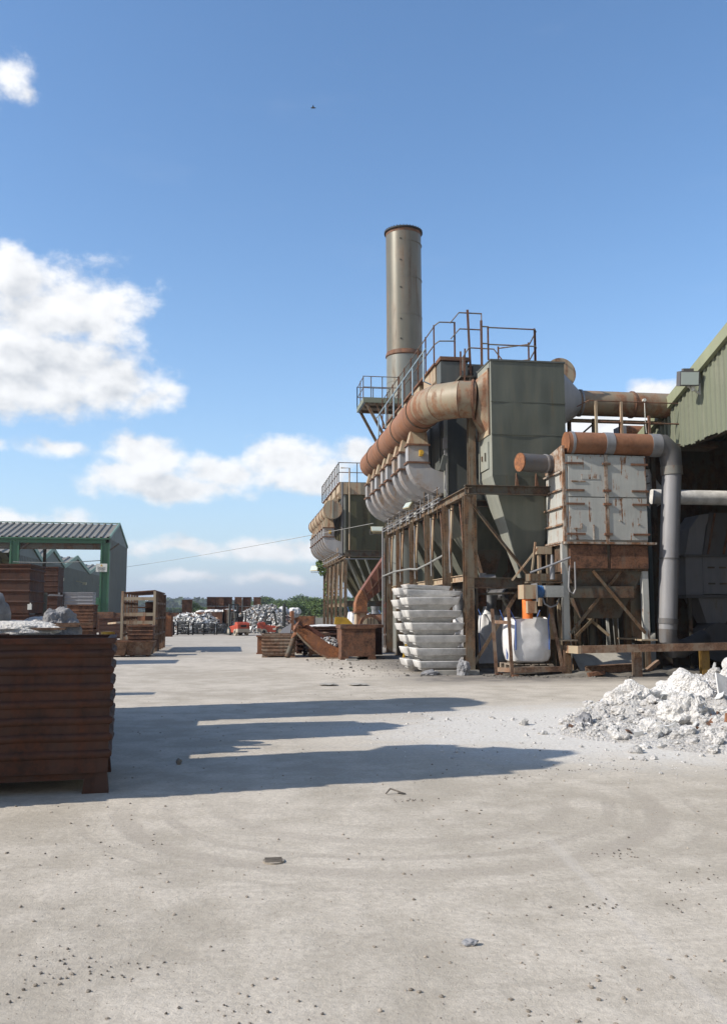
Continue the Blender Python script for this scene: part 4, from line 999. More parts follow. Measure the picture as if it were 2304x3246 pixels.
part('long_rib', MB().bar((6.72,45.55,2.60),(7.70,45.55,3.78),.05,.05), 'rail_rust', Ch)
part('duct_flange', MB().box(6.08,6.80,45.52,46.68,1.66,1.74), 'rail_rust', Ch)
part('fan_neck', MB().box(6.18,6.72,45.62,46.58,.5,1.66), 'tan', Ch)
part('fan_casing', MB().cyl((6.85,45.2,1.02),(6.85,46.4,1.02),.55,n=32), 'rust_orange', Ch, True)
part('fan_mouth', MB().cyl((6.85,45.16,1.02),(6.85,45.2,1.02),.58,n=32), 'rust_mid', Ch, True)
part('fan_inlet', MB().cyl((6.85,45.12,1.02),(6.85,45.17,1.02),.42,n=32), 'tan', Ch, True)
part('fan_shaft_housing', MB().cyl((6.9,45.9,1.1),(7.75,45.9,1.1),.52,n=28), 'rust_mid', Ch, True)
part('fan_base', MB().box(6.2,7.9,45.2,46.6,0,.48), 'frame_dark', Ch)
for x in (6.68,6.85,7.02): part('inlet_bar', MB().box(x-.02,x+.02,45.08,45.12,.6,1.42), 'frame_dark', Ch)
t = thing('red_disc', 'bright red round plate with a cross bar hanging behind the near filter leg', 'sign', (8.05,46.2,1.88))
sub('disc', MB().cyl((0,-.02,0),(0,.02,0),.42,n=12), 'red', t)
sub('cross_bar', MB().box(-.40,.40,-.04,-.02,-.03,.03), 'rust_red', t)
sub('post', MB().bar((0,.06,-1.88),(0,.06,.1),.06,.06), 'galv_dark', t)

# ================================================================== WHITE CABINET FILTER
K = thing('cabinet_filter', 'rust-streaked white steel cabinet filter with double doors on braced legs', 'cabinet', (10.1,24,0), world=True)
kx0, kx1, ky0, ky1, kz0, kz1 = 8.98, 11.40, 23.32, 24.68, 3.66, 6.12
part('cabinet_body', MB().box(kx0,kx1,ky0,ky1,kz0,kz1), 'white_cab', K)
part('side_parapet', MB().loft([[(kx0-.035,ky0,kz1-.42),(kx0-.035,ky1+.02,kz1-.42),(kx0-.035,ky1+.02,kz1+.10),(kx0-.035,ky0+.05,kz1+.26)],[(kx0+.05,ky0,kz1-.45),(kx0+.05,ky1,kz1-.45),(kx0+.05,ky1,kz1+.10),(kx0+.05,ky0+.05,kz1+.26)]]), 'cab_edge', K)
n = 5; hz_ = (kz1-kz0)/n
for k in range(n):
    z = kz0 + k*hz_
    part('side_plate', MB().loft([[(kx0-.02,ky0+.05,z+.02),(kx0-.02,ky1,z+.02),(kx0-.02,ky1,z+hz_-.02),(kx0-.02,ky0+.05,z+hz_-.02)],[(kx0,ky0+.05,z+.02),(kx0,ky1,z+.02),(kx0,ky1,z+hz_-.02),(kx0,ky0+.05,z+hz_-.02)]]), 'white_cab', K)
    part('side_rib', MB().box(kx0-.09,kx0-.0,ky0,ky1+.05,z-.022,z+.022), 'cab_edge', K)
part('corner_angle', MB().box(kx0-.04,kx0+.03,ky0-.05,ky0+.06,kz0,kz1+.24), 'cab_edge', K)
xm = (kx0+kx1)/2
for (a, b2) in ((kx0+.12, xm-.04),(xm+.06, kx1-.02)):
    for (z0_, z1_, up) in ((kz0+.06, 4.90, 0),(4.93, 6.06, 1)):
        part('door', MB().box(a,b2,ky0-.06,ky0-.0,z0_,z1_), 'white_cab', K)
for z in (5.86, 5.10, 4.72, 3.88):
    part('hinge', MB().box(kx0+.04,kx0+.56,ky0-.10,ky0-.058,z-.028,z+.028), 'rail_rust', K)
    part('hinge', MB().box(kx1-.46,kx1+.03,ky0-.10,ky0-.058,z-.028,z+.028), 'rail_rust', K)
    part('latch', MB().box(xm-.10,xm+.13,ky0-.12,ky0-.06,z-.03,z+.03), 'rail_rust', K)
part('centre_post', MB().box(xm-.035,xm+.055,ky0-.085,ky0-.0,kz0,kz1), 'cab_edge', K)
for bx in ([(kx0+.42,4.97,kx0+.46,5.0)],): pass
part('name_plate', MB().box(kx0+.50,kx0+1.02,ky0-.072,ky0-.06,5.42,5.56), 'white_cab', K)
for (x_, z_, w_, h_) in ((9.13+.05,5.34,.42,.03),(9.2,4.02,.26,.025),(9.43,4.06,.03,.12),(9.78,3.72,.03,.42),(10.55,4.25,.05,.03),(11.1,4.15,.06,.03)):
    part('peeling_rust', MB().box(x_,x_+w_,ky0-.085,ky0-.06,z_,z_+h_), 'cab_edge', K)
part('bottom_flange', MB().box(kx0-.06,kx1+.2,ky0-.14,ky1+.05,kz0-.06,kz0), 'cab_edge', K)
for a, b2 in ((kx0+.12, xm-.02),(xm+.09, kx1-.03)):
    part('rusty_panel', MB().box(a,b2,ky0-.05,ky0+.02,2.93,3.58), 'rust_mid', K)
part('lower_box', MB().box(kx0+.06,kx1-.02,ky0+.02,ky1,2.86,3.60), 'frame_dark', K)
part('hopper', MB().loft([[(kx0+.12,ky0+.08,2.86),(kx1-.1,ky0+.08,2.86),(kx1-.1,ky1-.1,2.86),(kx0+.12,ky1-.1,2.86)],[(9.7,23.8,1.55),(10.7,23.8,1.55),(10.7,24.2,1.55),(9.7,24.2,1.55)]]), 'frame_dark', K)
part('hopper_band', MB().box(kx0+.12,10.95,ky0+.02,ky0+.10,2.12,2.44), 'frame_dark', K)
for x, y in ((8.98,23.42),(11.30,23.42),(8.98,24.6),(11.30,24.6)):
    part('leg', MB().bar((x,y,.98),(x,y,3.62),.17,.15), 'white_cab' if y < 24 else 'frame', K)
    part('leg_plate', MB().box(x-.24,x+.24,y-.2,y+.2,.94,.98), 'tan', K)
    part('stub_leg', MB().ibeam((x,y,0),(x,y,.94),.17,.17,.02,up=(0,1,0)), 'frame', K)
part('x_brace', MB().bar((9.1,23.40,1.15),(10.6,23.40,2.86),.08,.04,up=(0,1,0)), 'frame', K)
part('x_brace', MB().bar((11.22,23.30,1.15),(9.75,23.30,2.86),.08,.04,up=(0,1,0)), 'frame', K)
part('x_brace', MB().bar((9.1,24.6,2.4),(10.7,24.55,1.05),.08,.04,up=(0,1,0)), 'tan', K)
part('x_brace', MB().bar((11.2,24.6,2.4),(9.7,24.5,1.05),.08,.04,up=(0,1,0)), 'frame', K)
part('side_hanger', MB().box(8.50,8.95,24.3,24.5,3.38,3.60).bar((8.60,24.4,1.9),(8.60,24.4,3.4),.09,.09), 'tan', K)
part('rapping_rod', MB().tube([(7.95,23.3,2.80),(8.5,23.2,3.0),(9.05,23.15,3.22)], .03, 7), 'galv', K)
part('filter_bowl', MB().cyl((8.58,23.3,2.62),(8.58,23.3,2.98),.07,n=12).cyl((8.58,23.3,2.98),(8.58,23.3,3.3),.05,.03,n=12), 'galv', K, True)
part('hose', MB().tube([(9.04,23.2,3.0),(8.98,23.15,2.4),(9.0,23.12,2.28),(9.1,23.12,2.22),(9.17,23.14,2.35),(9.18,23.16,3.1)], .022, 6), 'galv', K)
part('hose', MB().tube([(8.22,23.1,2.1),(8.25,23.05,1.95),(8.42,23.05,1.86),(8.6,23.08,1.92),(8.68,23.1,2.1)], .022, 6), 'galv', K)
part('service_tray', MB().box(7.9,9.0,23.35,23.65,2.52,2.56).box(7.98,8.9,23.4,23.8,2.58,2.78), 'frame', K)
part('raking_stay', MB().bar((8.50,24.2,3.55),(7.75,24.3,2.62),.05,.05), 'tan', K)
part('raking_stay', MB().bar((8.36,24.0,3.7),(8.28,24.1,2.9),.05,.05), 'tan', K)
# small duct stub with orange end cap, left of the cabinet
t = thing('stub_pipe', 'short capped pipe with orange end disc poking out left of the white cabinet', 'pipe', (8.4,24.1,6.05), world=True)
part('pipe_run', MB().cyl((7.97,24.0,5.98),(9.0,24.2,5.98),.26,n=28), 'galv_dark', t, True)
part('end_disc', MB().cyl((7.93,23.99,5.98),(7.97,24.0,5.98),.27,n=28), 'rust_orange', t, True)
part('clamp', MB().cyl((8.72,24.15,5.98),(8.78,24.16,5.98),.28,n=28), 'galv', t, True)
# outlet pipe: along the top, mitred elbow, down to the fan
Q = thing('outlet_pipe', 'round pipe along the cabinet top, bending down to the ground at its right', 'pipe', (11.9,23.3,6.4), world=True)
pz = 6.46; py_ = 23.42
part('top_run', MB().tube([(9.14,py_,pz),(11.72,py_,pz)], .315, 32), 'duct_rust', Q, True)
part('end_disc', MB().cyl((9.10,py_,pz),(9.14,py_,pz),.315,n=32), 'rust_orange', Q, True)
for x0_, x1_ in ((9.22,9.30),(10.20,10.46),(11.58,11.88)):
    part('joint_band', MB().cyl((x0_,py_,pz),(x1_,py_,pz),.33,n=32), 'galv', Q, True)
e = [(11.72,py_,pz),(11.98,py_,pz),(12.22,py_,pz-.20),(12.25,py_,pz-.62)]
part('top_elbow', MB().tube(e, [.315,.315,.30,.29], 32), 'galv_dark', Q, True)
part('elbow_band', MB().cyl((12.25,py_,5.62),(12.24,py_,5.86),.305,n=32), 'rail', Q, True)
part('drop_pipe', MB().tube([(12.245,py_,5.66),(11.93,py_,1.25)], .265, 32), 'galv', Q, True)
part('mid_ring', MB().cyl((12.07,py_,3.24),(12.068,py_,3.20),.28,n=32), 'galv_dark', Q, True)
part('lower_band', MB().cyl((11.95,py_,1.55),(11.94,py_,1.40),.285,n=32), 'galv_dark', Q, True)
part('lower_elbow', MB().tube([(11.93,py_,1.30),(11.92,py_,.98),(12.12,py_+.1,.72),(12.6,py_+.5,.68)], .26, 28), 'galv_dark', Q, True)
part('lower_run', MB().tube([(12.55,py_+.45,.69),(13.2,24.4,.80),(13.9,25.1,.95)], .24, 28), 'galv_dark', Q, True)
# spiral duct piece and inner pipe
t = thing('spiral_duct', 'pale spiral-wound flexible duct between the cabinet and the drop pipe', 'duct', (12.6,26.2,6), world=True)
part('duct_run', MB().tube([(12.35,26.3,7.0),(12.70,26.3,6.35),(12.85,26.3,5.75),(13.3,26.3,5.2)], .36, 24), 'mould', t, True)
for k in range(7):
    p0_ = Vector((12.42+.06*k,26.3,6.85-.22*k)); d_ = Vector((.35,0,-.8)).normalized() if k < 4 else Vector((.3,0,-.9)).normalized()
    part('spiral_band', MB().cyl(p0_, p0_+d_*.03, .375, n=24), 'galv_dark', t, True)
t = thing('inner_pipe', 'pale horizontal pipe running into the dark doorway of the green shed', 'pipe', (14,25,5.2), world=True)
part('pipe_run', MB().tube([(12.4,25.0,5.2),(20,25.0,5.2)], .225, 24), 'mould', t, True)
part('flange', MB().cyl((13.10,25.0,5.2),(13.17,25.0,5.2),.25,n=24), 'galv', t, True)
# dust collector inside the shed
t = thing('dust_collector', 'dark steel dust collector with funnel and fan inside the shed doorway', 'dust collector', (14.7,26.0,0), world=True)
part('side_duct', MB().loft([[(13.75,25.7,2.2),(14.33,25.7,2.2),(14.33,26.6,2.2),(13.75,26.6,2.2)],[(13.78,25.7,3.5),(14.33,25.7,3.5),(14.33,26.6,3.5),(13.78,26.6,3.5)],[(13.95,25.7,4.3),(14.5,25.7,4.4),(14.5,26.6,4.4),(13.95,26.6,4.3)],[(14.3,25.7,4.75),(14.7,25.7,4.8),(14.7,26.6,4.8),(14.3,26.6,4.75)]]), 'galv', t)
part('upper_housing', MB().loft([[(14.34,25.65,3.5),(15.55,25.65,3.5),(15.55,26.6,3.5),(14.34,26.6,3.5)],[(14.62,25.65,4.82),(15.9,25.65,4.82),(15.9,26.6,4.82),(14.62,26.6,4.82)]]), 'galv_dark', t)
for f in (.12, .55, .95):
    part('housing_rib', MB().bar((14.34+f*1.21,25.62,3.52),(14.62+f*1.28,25.62,4.80),.05,.05,up=(0,1,0)), 'rail_rust', t)
part('lower_housing', MB().box(14.34,15.52,25.7,26.6,2.28,3.44), 'galv', t)
for i in range(3):
    for j in range(2): part('access_latch', MB().box(14.5+i*.38,14.72+i*.38,25.67,25.7,2.58+j*.5,2.63+j*.5), 'frame_dark', t)
part('flange', MB().box(13.7,15.6,25.6,26.7,2.16,2.26), 'galv_dark', t); part('flange', MB().box(13.7,15.6,25.6,26.7,3.44,3.5), 'galv_dark', t)
part('funnel', MB().loft([[(14.15,25.7,2.16),(15.55,25.7,2.16),(15.55,26.6,2.16),(14.15,26.6,2.16)],[(14.45,25.8,1.38),(15.08,25.8,1.38),(15.08,26.4,1.38),(14.45,26.4,1.38)]]), 'galv', t)
part('fan_casing', MB().cyl((14.75,25.6,.80),(14.75,26.4,.80),.60,n=28), 'galv_dark', t, True)
part('frame_leg', MB().bar((13.85,25.7,0),(13.85,25.7,2.2),.1,.1).bar((15.5,25.7,0),(15.5,25.7,2.2),.1,.1), 'frame_dark', t)
# white boards / scrap panels standing in the back of the shed end, in the light
for k, (x, w_, h_, tl) in enumerate(((12.0,.22,1.35,.10),(12.55,.25,1.0,.05),(12.9,.35,.95,-.06),(13.25,.3,1.05,.08),(11.55,.4,1.7,.12),(10.2,.35,1.6,.08))):
    single('timber_board', MB().loft([[(-w_/2,-.02,0),(w_/2,-.02,0),(w_/2,.02,0),(-w_/2,.02,0)],[(-w_/2+tl,.28,h_),(w_/2+tl,.28,h_),(w_/2+tl,.32,h_),(-w_/2+tl,.32,h_)]]), 'white',
        ['narrow pale panel leaning just right of the right cabinet leg','pale panel behind the lower drop pipe','wide pale panel leaning between the pipe and the shed corner','pale panel leaning at the shed corner post','tall pale panel leaning behind the right cabinet leg','pale panel standing behind the cabinet braces'][k], 'board', loc=(x,27.0 if k<4 else 26.2,0))

t = thing('added_dark_screen', 'added dark screen cutting the light behind the legs of the near filter house', 'screen', (11.1,33,0), world=True)  # added to hold back light and darken the gaps between legs
for k in range(12): part('sheet', MB().box(11.06+.02*(k%2),11.10+.02*(k%2),27.3+k*.92,27.3+k*.92+.90,0,4.9), 'frame_dark', t)
t = thing('added_dark_screen', 'added dark screen deepening the dark behind the cabinet legs', 'screen', (11,27.2,0), world=True)  # added dark backing under the cabinet
for k in range(6): part('sheet', MB().box(8.95+k*.68,8.95+k*.68+.66,27.18+.02*(k%2),27.22+.02*(k%2),0,2.9-.15*(k%3)), 'frame_dark', t)
rsp = random.Random(77)
for k in range(11):
    x = 9.15+k*.235; y = 25.6+rsp.uniform(-.2,.4); h = rsp.uniform(1.5,2.4)
    single('steel_post', MB().bar((0,0,0),(rsp.uniform(-.08,.08),rsp.uniform(-.05,.2),h),.09,.07), ['frame','frame_dark','tan','galv_dark'][k%4],
        '%s upright steel post stored behind the cabinet braces, %s from the left' % (['brown','dark','tan','grey'][k%4], ORD(k+1)), 'post', group='upright posts stored behind the cabinet', loc=(x,y,0))
# ================================================================== GUARD RAIL
t = thing('guard_rail', 'low heavy rusty guard rail with yellow-brown posts in front of the cabinet', 'guard rail', (10.5,22.6,0), world=True)
part('rail_beam', MB().bar((9.04,22.62,.74),(16.5,22.5,.86),.10,.20), 'rust_box', t)
part('return_beam', MB().bar((9.02,22.58,.73),(8.96,23.5,.72),.10,.20), 'tan', t)
for x, y, mt in ((8.97,23.42,'rust_mid'),(10.72,22.82,'rust_mid'),(12.62,22.74,'yellow'),(14.6,22.7,'yellow')):
    part('post', MB().ibeam((x,y,0),(x,y,.70),.22,.16,.02,up=(0,1,0)), 'guard_yellow' if mt == 'yellow' and 'guard_yellow' in M else 'rust_box', t)

# ================================================================== BULK BAGS, FRAME, MOTOR
def bag_mesh(w, d, h, seed, bulge=.10, narrow=0.0, top=.9):
    mb = MB(); rings = []; n = 56; m_ = 26
    for j in range(m_+1):
        v = j/m_
        s = (1 - .10*(1-v)**6*1.0) * (1 + bulge*math.sin(math.pi*min(1,v*1.05))**.8) * (1 - (1-top)*v**4) * (1-narrow*v)
        if j == 0: s *= .88
        ring = []
        for i in range(n):
            a = 2*math.pi*i/n; ca, sa = math.cos(a), math.sin(a); e = .62
            x = math.copysign(abs(ca)**e, ca)*w/2*s; y = math.copysign(abs(sa)**e, sa)*d/2*s
            wr = .012*mn.noise(Vector((x*6+seed, y*6, v*2.5))) + .012*math.sin(a*9+seed)*v**2 + .018*mn.noise(Vector((a*3+seed, v*4, 1)))
            rr = math.hypot(x, y); x *= 1 + wr/rr*1.6; y *= 1 + wr/rr*1.6
            z = h*v + (.025*math.sin(a*4+seed) if j == m_ else 0)
            ring.append((x, y, z))
        rings.append(ring)
    for k, s in enumerate((.93, .8, .4, .05)):      # gathered top
        ring = [(x*s, y*s, h - .05*(k+1) + .035*mn.noise(Vector((x*4*s+seed, y*4*s, k)))) for x, y, _ in rings[m_]]
        rings.append(ring)
    return mb.loft(rings)
B = thing('bulk_bag', 'full white woven bulk bag with blue lifting straps inside the rusty post frame', 'bulk bag', (7.98,23.85,.36))
sub('bag_body', bag_mesh(1.17,1.0,1.20,1.0,.09,.0,.97), 'bag', B, True)
for sx_, sy_, tx in ((-1,-1,-.18),(1,-1,.12),(-1,1,-.2),(1,1,.15)):
    sub('lifting_strap', MB().tube([(sx_*.47,sy_*.53,.35),(sx_*.47,sy_*.545,.7),(sx_*.46,sy_*.52,1.12),(sx_*.5+tx*.5,sy_*.45,1.42)], .018, 5), 'blue', B)
sub('side_seam', MB().tube([(-.60,-.15,.08),(-.61,-.15,.6),(-.56,-.15,1.15)], .02, 5), 'blue', B)
t = thing('pallet', 'grey wooden pallet under the full white bulk bag', 'pallet', (7.98,23.85,.17))
for k in range(6): sub('top_board', MB().box(-.62+k*.21,-.62+k*.21+.15,-.5,.5,.13,.155), 'wood', t)
for k in range(3): sub('runner', MB().box(-.62,.62,-.5+k*.44,-.38+k*.44,0,.10), 'wood', t)
for k in range(3):
    for j in range(3): sub('block', MB().box(-.62+k*.55,-.50+k*.55,-.5+j*.44,-.38+j*.44,.10,.13), 'wood', t)
pal0 = t
t = thing('post_frame', 'rusty open stillage frame of bent posts round the bulk bag', 'stillage', (8.0,23.5,0), world=True)
for p0_, p1_ in (((7.44,23.30,0),(7.36,23.30,1.85)),((7.20,23.95,0),(7.10,23.95,1.82)),((8.92,23.35,.0),(8.55,23.35,1.9)),((8.80,24.3,0),(8.74,24.3,1.6))):
    part('post', MB().ang(p0_, p1_, .095, .014), 'rust_box', t)
part('base_rail', MB().bar((7.44,23.32,.17),(8.92,23.37,.19),.08,.14).bar((7.44,23.32,.17),(7.2,23.95,.15),.07,.12).bar((7.2,23.95,.15),(8.8,24.3,.15),.08,.12).bar((8.92,23.37,.17),(8.8,24.3,.15),.08,.12), 'rust_box', t)
part('foot', MB().box(7.38,7.55,23.22,23.4,0,.05).box(7.12,7.3,23.88,24.05,0,.05).box(8.83,9.0,23.28,23.45,0,.05), 'rust_mid', t)
part('cross_rail', MB().bar((7.12,23.93,1.46),(7.38,23.32,1.44),.03,.09), 'rust_box', t)
part('inner_rail', MB().bar((7.42,23.75,1.52),(8.45,23.78,1.56),.08,.10), 'frame_dark', t)
# drive unit
t = thing('drive_unit', 'dusty gear motor with orange cylinder, blue motor and grey housing above the bulk bag', 'motor', (8.2,23.1,2.2), world=True)
part('gear_box', MB().box(7.64,7.98,22.95,23.45,2.08,2.46), 'tan', t)
part('orange_cylinder', MB().cyl((7.80,23.15,1.55),(7.80,23.15,2.08),.14,n=20), 'orange', t, True)
part('terminal_box', MB().box(7.72,7.97,22.88,23.1,1.70,2.02), 'tan', t)
part('blue_motor', MB().cyl((8.0,23.15,2.28),(8.24,23.15,2.28),.15,n=20), 'blue_metal', t, True)
for k in range(5): part('cooling_fin', MB().cyl((8.02+k*.045,23.15,2.28),(8.03+k*.045,23.15,2.28),.17,n=20), 'blue_metal', t)
part('grey_housing', MB().box(8.24,8.76,22.95,23.35,2.13,2.44), 'grey_box', t)
part('mounting_plate', MB().box(7.99,8.01,22.9,23.4,2.0,2.5), 'galv', t)
# bags standing deeper under the tower
def deep_bag(x, y, w_, h_, seed, label, neck=True, mat='bag_plastic'):
    t = thing('bulk_bag', label, 'bulk bag', (x,y,.16))
    sub('bag_body', bag_mesh(w_,.9,h_,seed,.06,.18), 'bag' if not neck else mat, t, True)
    if neck:
        sub('neck', MB().loft([[(.30*s*math.cos(a)*(1+.12*math.sin(5*a+seed)),.30*s*math.sin(a),z) for a in [2*math.pi*k/24 for k in range(24)]] for s, z in ((1.15,h_-.12),(.8,h_+.1),(.62,h_+.25),(.7,h_+.45),(.85,h_+.62))]), 'bag_plastic', t, True)
    sub('side_flap', MB().loft([[(-w_/2-.05,-.46,.0),(w_*.15,-.50,.0),(-w_/2+.1,-.48,.9),(-w_/2-.02,-.44,.95)],[(-w_/2-.05,-.44,.0),(w_*.15,-.46,.0),(-w_/2+.1,-.45,.9),(-w_/2-.02,-.42,.95)]]), 'bag', t)
    for s_ in (-1,1): sub('lifting_strap', MB().tube([(s_*w_*.42,-.46,.2),(s_*w_*.47,-.48,.8),(s_*w_*.40,-.44,h_),(s_*w_*.5,-.3,h_+.3)], .016, 5), 'blue', t)
    p = dup(pal0, (x,y,.0), 0, 'grey pallet under the ' + ' '.join(label.split()[:12]).rstrip(' a')); return t
deep_bag(7.92,27.2,1.02,1.48,3.1,'half-empty grey-lined bulk bag with a tied neck behind the near frame leg', mat='bag')
deep_bag(7.2,28.3,1.0,1.4,5.7,'grey-lined bulk bag partly hidden behind the stack of cast moulds', mat='bag')
deep_bag(9.1,28.2,1.0,1.2,7.2,'white bulk bag in the shade deep under the tower', neck=False)
for k, (x, y) in enumerate(((7.9,50.2),(8.5,50.0),(7.35,51.0),(6.95,52.0))):
    deep_bag(x,y,.95,1.25+.1*k,k*2.3,['white bulk bag beside the fan under the far filter house','white bulk bag behind the fan casing','white bulk bag left of the fan neck','blue-strapped bulk bag leaning at the far filter leg'][k], neck=(k%2==0), mat='bag')
t = thing('ladder', 'dark steel ladder standing behind the moulds under the near filter house', 'ladder', (6.95,25.8,0), world=True)
part('stile', MB().bar((6.72,25.8,0),(6.72,25.8,2.6),.04,.04), 'black', t); part('stile', MB().bar((7.08,25.8,0),(7.08,25.8,2.6),.04,.04), 'black', t)
for k in range(9): part('rung', MB().bar((6.72,25.8,.2+k*.27),(7.08,25.8,.2+k*.27),.03,.03), 'black', t)
t = thing('vibrating_feeder', 'dark machinery with motor under the hoppers of the near filter house', 'machinery', (7.6,26.3,2.3), world=True)
part('hopper_throat', MB().loft([[(7.2,26.0,3.6),(8.0,26.0,3.6),(8.0,26.8,3.6),(7.2,26.8,3.6)],[(7.45,26.2,2.9),(7.85,26.2,2.9),(7.85,26.6,2.9),(7.45,26.6,2.9)]]), 'frame_dark', t)
part('motor', MB().cyl((7.35,26.0,2.72),(7.75,26.0,2.72),.14,n=16).box(7.3,7.45,25.9,26.1,2.6,2.9), 'galv', t, True)
part('spout', MB().cyl((7.35,26.1,1.9),(7.35,26.1,2.45),.16,n=16), 'rust_mid', t, True)
part('tray', MB().bar((7.0,26.0,2.25),(8.3,26.0,2.3),.3,.06).bar((7.9,25.9,2.2),(8.2,25.9,1.7),.05,.05), 'frame_dark', t)

# ================================================================== STACKED CAST MOULDS
def mould_mesh(L=1.56, Wd=.95, h=.36):
    # rectangular sow pan: wide lip on top, belly narrower, rounded foot
    prof = [(.64,.42,0),(.68,.46,.012),(.79,.58,.135),(.82,.60,.150),(.93,.90,.165),(.945,.925,.175),(1.015,1.02,h-.01),(1.01,1.01,h),(.93,.90,h),(.84,.78,.24),(.76,.68,.18)]
    rings = []
    for sx_, sy_, z in prof:
        a, b2 = L/2*sx_, Wd/2*sy_; r = .055; ring = []
        for (cx_, cy_, a0) in ((a-r,b2-r,0),(-a+r,b2-r,90),(-a+r,-b2+r,180),(a-r,-b2+r,270)):
            for k in range(4):
                an = rad(a0+k*30); ring.append((cx_+r*math.cos(an), cy_+r*math.sin(an), z))
        rings.append(ring)
    mb = MB().loft(rings)
    return mb
def lug_mesh(s_):
    return MB().loft([[(s_*.60,-.20,.10),(s_*.66,-.20,.10),(s_*.66,.20,.10),(s_*.60,.20,.10)],[(s_*.62,-.26,.24),(s_*.745,-.26,.24),(s_*.745,.26,.24),(s_*.62,.26,.24)]])
md = thing('cast_mould', 'grey-white cast ingot mould, lowest in the front stack beside the near frame leg', 'mould', (5.86,24.95,0.0))
sub('pan', mould_mesh(), 'mould', md, True); sub('end_lug', lug_mesh(-1), 'mould', md); sub('end_lug', lug_mesh(1), 'mould', md)
rsm = random.Random(11)
GRP = 'cast moulds stacked by the near frame leg'
md['group'] = GRP
names = ['second from the bottom','third from the bottom','fourth from the bottom','fifth from the bottom','sixth from the bottom']
offs = [.0,-.10,-.14,-.24,-.33,-.36]
for k in range(1, 6):
    dup(md, (5.86+offs[k], 24.95+rsm.uniform(-.04,.04), .355*k), rsm.uniform(-.03,.03), 'grey-white cast mould, %s of the front stack beside the near frame leg' % names[k-1], GRP)
dup(md, (5.66, 25.45, 2.10), rsm.uniform(-.05,.05), 'shaded dark-fronted cast mould tilted across the top of the front stack', GRP, ry=rad(1.5), scale=(1.05,.9,.7))
for k in range(7):
    dup(md, (5.70 - .045*k + rsm.uniform(-.05,.05), 26.05+rsm.uniform(-.05,.05), .345*k), rsm.uniform(-.04,.04),
        'grey-white cast mould, %s of the rear stack by the near frame leg' % ['lowest','second from the bottom','third from the bottom','fourth from the bottom','fifth from the bottom','sixth from the bottom','topmost'][k], GRP)
dup(md, (5.50, 25.5, 2.30), .06, 'thin pale cast mould lying on the very top of the two mould stacks', GRP, ry=rad(2.0), scale=(.86,.7,.55))
single('timber_baulk', MB().box(-.62,.62,-.09,.09,0,.12), 'concrete', 'grey timber baulk on the ground in front of the mould stack', 'timber', loc=(6.10,24.25,0))
def rock(seed, s=1.0, sub_=3, rough=.35, sq=(1,1,1)):
    import bmesh
    bm = bmesh.new(); bmesh.ops.create_icosphere(bm, subdivisions=sub_, radius=1.0)
    for v in bm.verts:
        p = v.co.copy(); n_ = mn.fractal(p*1.3+Vector((seed*3.1,seed,0)), 1.0, 2.1, 5) + .5*mn.ridged_multi_fractal(p*2.2+Vector((0,seed*7.7,0)), 1.0, 2.0, 4, 1.0, 2.0)*.35
        v.co = p * (1 + rough*n_); v.co.x *= sq[0]*s; v.co.y *= sq[1]*s; v.co.z *= sq[2]*s
    mb = MB(); bm.verts.ensure_lookup_table(); mb.v = [tuple(v.co) for v in bm.verts]; mb.f = [tuple(v.index for v in f.verts) for f in bm.faces]; bm.free(); return mb
single('dross_lump', rock(3,.2,4,.4,(.8,.8,1.2)), 'dross_grey', 'dark grey jagged lump on the ground in front of the mould stack', 'lump', loc=(6.22,24.0,.14))
single('dross_lump', rock(5,.15,3,.4,(1.6,.8,.6)), 'dross_grey', 'small grey lump at the left foot of the mould stack', 'lump', loc=(5.3,24.1,.05))

